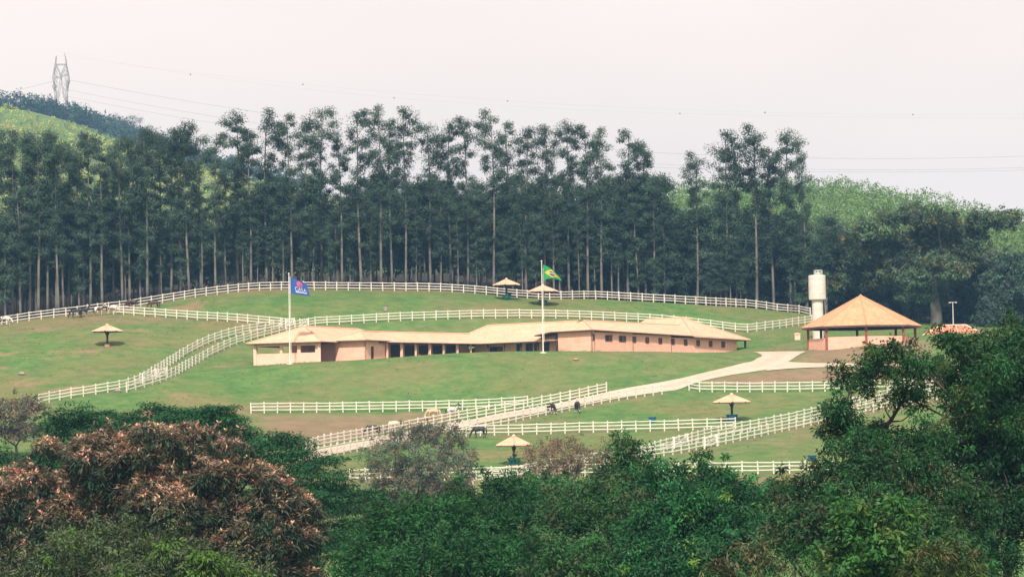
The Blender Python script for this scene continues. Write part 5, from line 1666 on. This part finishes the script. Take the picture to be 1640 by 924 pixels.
for i, (px, top) in enumerate([(5, 153), (20, 158), (40, 163), (52, 166), (68, 160), (74, 166), (127, 169), (135, 176), (150, 178), (190, 183), (205, 187), (216, 184), (235, 200), (255, 212)]):
    D = 1690 + 12 * (i % 3); b = at(px, D)
    plant('crest_tree', FAR[i % 3], b, max(P(px, top, D)[2], b[2] + 6), 'single tree outlined against the sky on the far left crest', 'tree', 'trees on the far left crest', wscale=random.uniform(1.0, 1.4))

# ---------- trees of the valley, near the viewer
# far shrubs at the paddock edge
def valley(label, px, D, items, style, density, kleaf, leaf, rc, tint, name='valley_tree', **kw):
    return broad_tree(name, label, 'tree', at(px, D), lobes_px(D, items), style, density, kleaf, leaf, rc, tint, **kw)
valley('sparse grey-green many-stemmed tree standing before the drive', 665, 338,
       [(612, 735, 36, 32), (640, 708, 38, 26), (668, 694, 28, 18, 2), (706, 700, 38, 22), (732, 730, 34, 32), (690, 735, 44, 32, -2), (650, 748, 40, 30, 3), (745, 765, 22, 18), (598, 768, 24, 22), (628, 790, 34, 22, 4), (720, 785, 34, 20, 2), (672, 775, 40, 24, -1)],
       'scatter', .62, 48, (.24, .10, .5), .66, tint_mix((.128, .165, .110), (.25, .19, .125), .25), name='grey_tree', trunk_r=.26, mat='leaf_dull', limb_r=.45, fork=.2, inner=.4, zmin=-.9, r_in=.6, sub_r=1.0)
valley('thin brown leafless-looking shrub beside the lower umbrella shelter', 900, 345,
       [(858, 732, 30, 24), (895, 722, 38, 28), (930, 736, 34, 24), (965, 742, 32, 24), (1002, 748, 26, 22, 2), (890, 755, 50, 20, 2)],
       'scatter', .8, 34, (.24, .085, .2), .6, tint_mix((.27, .185, .125), (.15, .14, .075), .25), name='brown_shrub', trunk_r=.16, mat='leaf_dull', limb_r=.5, fork=.2, inner=.3)
valley('grey-green bush at the far left edge of the pasture', 25, 372, [(20, 660, 40, 28), (52, 652, 20, 18), (-5, 690, 40, 34), (40, 695, 34, 24)], 'scatter', .7, 30, (.34, .15, .4), .65,
       tint_mix((.12, .115, .08), (.2, .14, .09), .2), name='grey_bush', trunk_r=.2, mat='leaf_dull', inner=.25)
valley('low brownish scrub below the grey tree', 700, 330, [(690, 815, 45, 22), (740, 800, 34, 20), (640, 830, 40, 22), (600, 815, 30, 18)], 'scatter', .6, 20, (.32, .13, .4), .6, tint_mix((.12, .10, .07), (.19, .13, .09), .3), name='brown_scrub', trunk_r=.16, mat='leaf_dull', inner=.25)
valley('small bluish bush in the gap between the near trees', 1238, 335, [(1235, 790, 26, 18), (1255, 800, 18, 16), (1215, 800, 20, 16)], 'scatter', 1.0, 40, (.3, .15, .4), .5, tint_mix((.05, .085, .06), None), name='low_bush', trunk_r=.14, mat='leaf_dull')

# layered feathery trees behind the mango
G1 = (.014, .070, .030)
lay = tint_mix(G1, (.024, .095, .034), .3, .35, .35)
valley('dark green tree with flat feathery layers behind the red-flushed tree', 200, 190,
       [(35, 775, 80, 60), (125, 720, 80, 64), (215, 708, 80, 64, 4), (305, 712, 78, 64, -3), (365, 708, 46, 56, 2), (70, 820, 110, 64, -6), (250, 785, 150, 76, -6), (-40, 815, 64, 60), (385, 775, 66, 64, -4)],
       'plate', 1.1, 85, (.25, .085), 1.1, lay, name='layered_tree', trunk_r=.5, zmin=-.3, r_in=.7, sub_r=1.7, cover=2.4, sprigs=0, core=.8)
valley('dark green tree with drooping feathery layers right of the red-flushed tree', 500, 178,
       [(452, 745, 50, 52), (500, 778, 64, 56, -2), (555, 815, 66, 52), (600, 860, 66, 52, -3), (480, 830, 80, 66, -6), (540, 900, 100, 66, -8), (640, 905, 56, 44)],
       'plate', 1.1, 85, (.24, .08), 1.0, lay, name='layered_tree', trunk_r=.45, zmin=-.3, r_in=.6, sub_r=1.6, cover=2.6, sprigs=0, core=.85)
# mango with red young leaves
def mango_tint(cs, ns, idx, d, off, li):
    N = len(cs); n = len(idx)
    z = unit(d)[:, 2]
    fl = np.clip(.28 + .85 * ns[:, 2] + rng.normal(size=N) * .42, 0, 1.15)
    fl = np.where(rng.random(N) < .17, fl * .15, fl)
    m = np.clip(fl[idx] * (0.22 + 1.25 * (z + .1)), 0, 1)[:, None] * rng.uniform(.6, 1.1, (n, 1))
    green = np.array((.028, .062, .036)) * rng.uniform(.6, 1.4, (n, 1))
    dusty = np.array((.20, .155, .115)) * rng.uniform(.7, 1.3, (n, 1))
    red = np.array((.68, .41, .295)) * rng.uniform(.65, 1.25, (n, 1)) * (1 + rng.normal(size=(N, 3)) * .10)[idx]
    lo = green * (1 - .55 * fl[idx][:, None]) + dusty * .55 * fl[idx][:, None]
    return lo * (1 - np.clip(m, 0, 1)) + red * np.clip(m, 0, 1)
valley('broad mango-like tree flushed with reddish-brown young leaves', 240, 150,
       [(300, 850, 150, 178, 0, .85), (150, 855, 150, 168, 1, .85), (400, 885, 105, 135, 0, .9), (30, 890, 120, 140, 1, .9), (455, 920, 60, 90, -1, .9)],
       'rosette', 4.2, 19, (.36, .085), .4, mango_tint, name='mango_tree', trunk_r=.5, zmin=-.45, inner=.1, r_in=.8, sub_r=1.25, cover=2.3, core=.7, sprigs=.1)
# vine-covered bush
valley('dull olive bush tangled with vines and bright lime leaves', 200, 112,
       [(120, 920, 90, 60), (220, 902, 80, 56, 2), (300, 922, 76, 50), (60, 955, 70, 50), (370, 950, 56, 36), (280, 895, 30, 24, -8), (330, 912, 34, 24, -9), (400, 932, 26, 20, -8), (150, 872, 44, 30, 4), (225, 935, 50, 40, -8)],
       'scatter', 2.6, 60, (.17, .06, .45), .50, tint_mix((.056, .084, .040), (.090, .19, .035), .05, .4, .45, [5, 6, 7]), name='vine_bush', trunk_r=.3)
# centre green trees
cg = (.021, .090, .034)
valley('dense glossy dark green tree in the middle of the valley', 700, 150,
       [(640, 860, 56, 50), (700, 850, 60, 54, -2), (760, 845, 56, 50), (600, 910, 60, 46, -3), (690, 910, 70, 50, -6), (770, 905, 60, 50, -5), (720, 820, 34, 30, 2)],
       'scatter', 2.4, 75, (.21, .065, -.1), .62, tint_mix(cg, (.036, .125, .036), .25, .4, .4), name='green_tree', trunk_r=.4)
valley('upright bushy tree with a dark domed top below the brown shrub', 840, 156,
       [(820, 800, 46, 34), (850, 830, 60, 44, -3), (800, 840, 46, 42, -1), (870, 800, 34, 34, 3), (840, 890, 80, 56, -6)],
       'scatter', 2.4, 75, (.20, .065, -.1), .60, tint_mix((.015, .078, .030), (.032, .112, .036), .2, .4, .4), name='green_tree', trunk_r=.35)
valley('mid green tree with olive tips between the domed tree and the paired tree', 960, 148,
       [(930, 800, 56, 44), (980, 785, 50, 46, 3), (1005, 745, 20, 34, 4), (905, 850, 50, 44, -3), (975, 860, 66, 56, -4), (930, 910, 80, 50, -8), (1010, 820, 36, 40, 0)],
       'scatter', 2.2, 70, (.19, .07, .25), .60, tint_mix((.024, .085, .033), (.07, .105, .045), .24, .4, .4), name='green_tree', trunk_r=.38)
valley('tall dark green tree with paired rounded tops right of centre', 1100, 140,
       [(1078, 770, 44, 42), (1140, 775, 30, 36, 2), (1100, 830, 70, 52, -3), (1050, 850, 50, 50, -2), (1170, 815, 44, 38, 1), (1200, 810, 26, 36, 3), (1150, 860, 66, 50, -4), (1080, 905, 80, 54, -7), (1180, 905, 70, 54, -5), (1200, 850, 40, 40)],
       'scatter', 2.4, 75, (.18, .075, .4), .58, tint_mix((.015, .076, .032), (.11, .21, .035), .03, .4, .4), name='green_tree', trunk_r=.42)
# right side
valley('tall open-branched tree with glossy clumps and bare limbs over the lane', 1480, 122,
       [(1365, 620, 34, 34), (1395, 585, 36, 28, 1), (1350, 660, 34, 24, -1), (1425, 575, 32, 26, 2), (1470, 590, 36, 32, -1), (1525, 548, 30, 28, 0), (1510, 600, 36, 30, 3), (1560, 570, 34, 32, 2), (1450, 640, 36, 26, 1), (1530, 650, 44, 34, -2), (1475, 700, 50, 34, -3), (1395, 700, 40, 26, 2), (1346, 690, 24, 24, 0), (1565, 640, 40, 36, 3), (1590, 600, 34, 34), (1610, 560, 40, 38, 2), (1545, 610, 44, 34, 4), (1600, 680, 50, 50, 2)],
       'scatter', 2.3, 60, (.17, .06, .35), .50, tint_mix((.017, .070, .030), (.075, .125, .033), .10, .4, .4), name='open_tree', trunk_r=.42, limb_r=.42, fork=.55, inner=.08, zmin=-.7, core=0, cover=1.5, sub_r=.62)
valley('dark heavy-leaved tree at the right edge of the valley', 1620, 128,
       [(1615, 590, 44, 50), (1645, 630, 60, 70, 2), (1610, 680, 60, 60), (1655, 570, 50, 60), (1570, 720, 60, 60, 3), (1600, 760, 70, 60, -3), (1650, 730, 60, 70), (1620, 850, 90, 70, -4), (1550, 900, 70, 60, -6)],
       'scatter', 2.3, 70, (.17, .07, .4), .56, tint_mix((.013, .056, .027), (.028, .085, .032), .15, .4, .4), name='dark_tree', trunk_r=.5)
valley('leafy tangle of trees and climbers below the open-branched tree', 1440, 116,
       [(1352, 762, 44, 40), (1400, 760, 56, 44, 1), (1475, 770, 56, 44, -1), (1290, 800, 50, 40, 2), (1360, 830, 70, 50, -4), (1450, 840, 70, 50, -4), (1530, 820, 60, 50, 0), (1400, 900, 90, 50, -7), (1300, 870, 60, 50, -3), (1500, 900, 80, 50, -6), (1375, 715, 34, 24, 3)],
       'scatter', 2.5, 66, (.165, .065, .4), .54, tint_mix((.018, .072, .030), (.058, .070, .036), .16, .4, .4), name='tangled_tree', trunk_r=.35)
valley('young bright green sapling in front of the tangled trees', 1385, 98,
       [(1380, 850, 44, 34), (1420, 880, 44, 34, -1), (1350, 905, 40, 34, 1), (1440, 830, 26, 26, 2), (1400, 925, 60, 34)],
       'scatter', 2.2, 44, (.19, .09, .4), .46, tint_mix((.024, .085, .028), (.085, .15, .033), .16, .4, .4), name='sapling', trunk_r=.12)
valley('pale olive weeds with drooping long leaves at the bottom of the valley', 1500, 92,
       [(1500, 905, 40, 36), (1530, 925, 40, 30), (1470, 930, 36, 30)],
       'rosette', 3.6, 12, (.34, .07), .4, tint_mix((.055, .10, .035), (.16, .12, .06), .25), name='tall_weed', trunk_r=.07)
valley('dry pale weeds at the bottom below the bluish bush', 1190, 96,
       [(1160, 930, 26, 40), (1230, 930, 40, 36), (1210, 890, 20, 26, 1), (1290, 930, 44, 36)],
       'rosette', 2.6, 10, (.28, .06), .4, tint_mix((.10, .10, .05), (.04, .11, .035), .4), name='tall_weed', trunk_r=.06)
valley('small yellow-green shrub at the gap in the near trees', 1262, 128, [(1258, 800, 14, 40), (1270, 840, 20, 36)], 'scatter', 4.0, 20, (.2, .08, .4), .36, tint_mix((.085, .13, .035), (.15, .17, .05), .2), name='low_bush', trunk_r=.1)

# ------------------------------------------------------------------ haze
hzb = MB()
hzb.box((0, 1270, (215 - 22) / 2.0), (3260, 2700, 215 + 22))
haze = hzb.build('haze', None)
hm = bpy.data.materials.new('haze'); hm.use_nodes = True
hn = hm.node_tree; hn.nodes.clear()
ho = hn.nodes.new('ShaderNodeOutputMaterial'); hv = hn.nodes.new('ShaderNodeVolumePrincipled')
hv.inputs['Color'].default_value = (0.26, 0.58, 1.0, 1)
hv.inputs['Density'].default_value = HAZE_DENSITY
hv.inputs['Anisotropy'].default_value = 0.0
hn.links.new(hv.outputs[0], ho.inputs['Volume'])
haze.data.materials.append(hm)
tag(haze, 'thin bluish haze over the whole valley', kind='stuff')
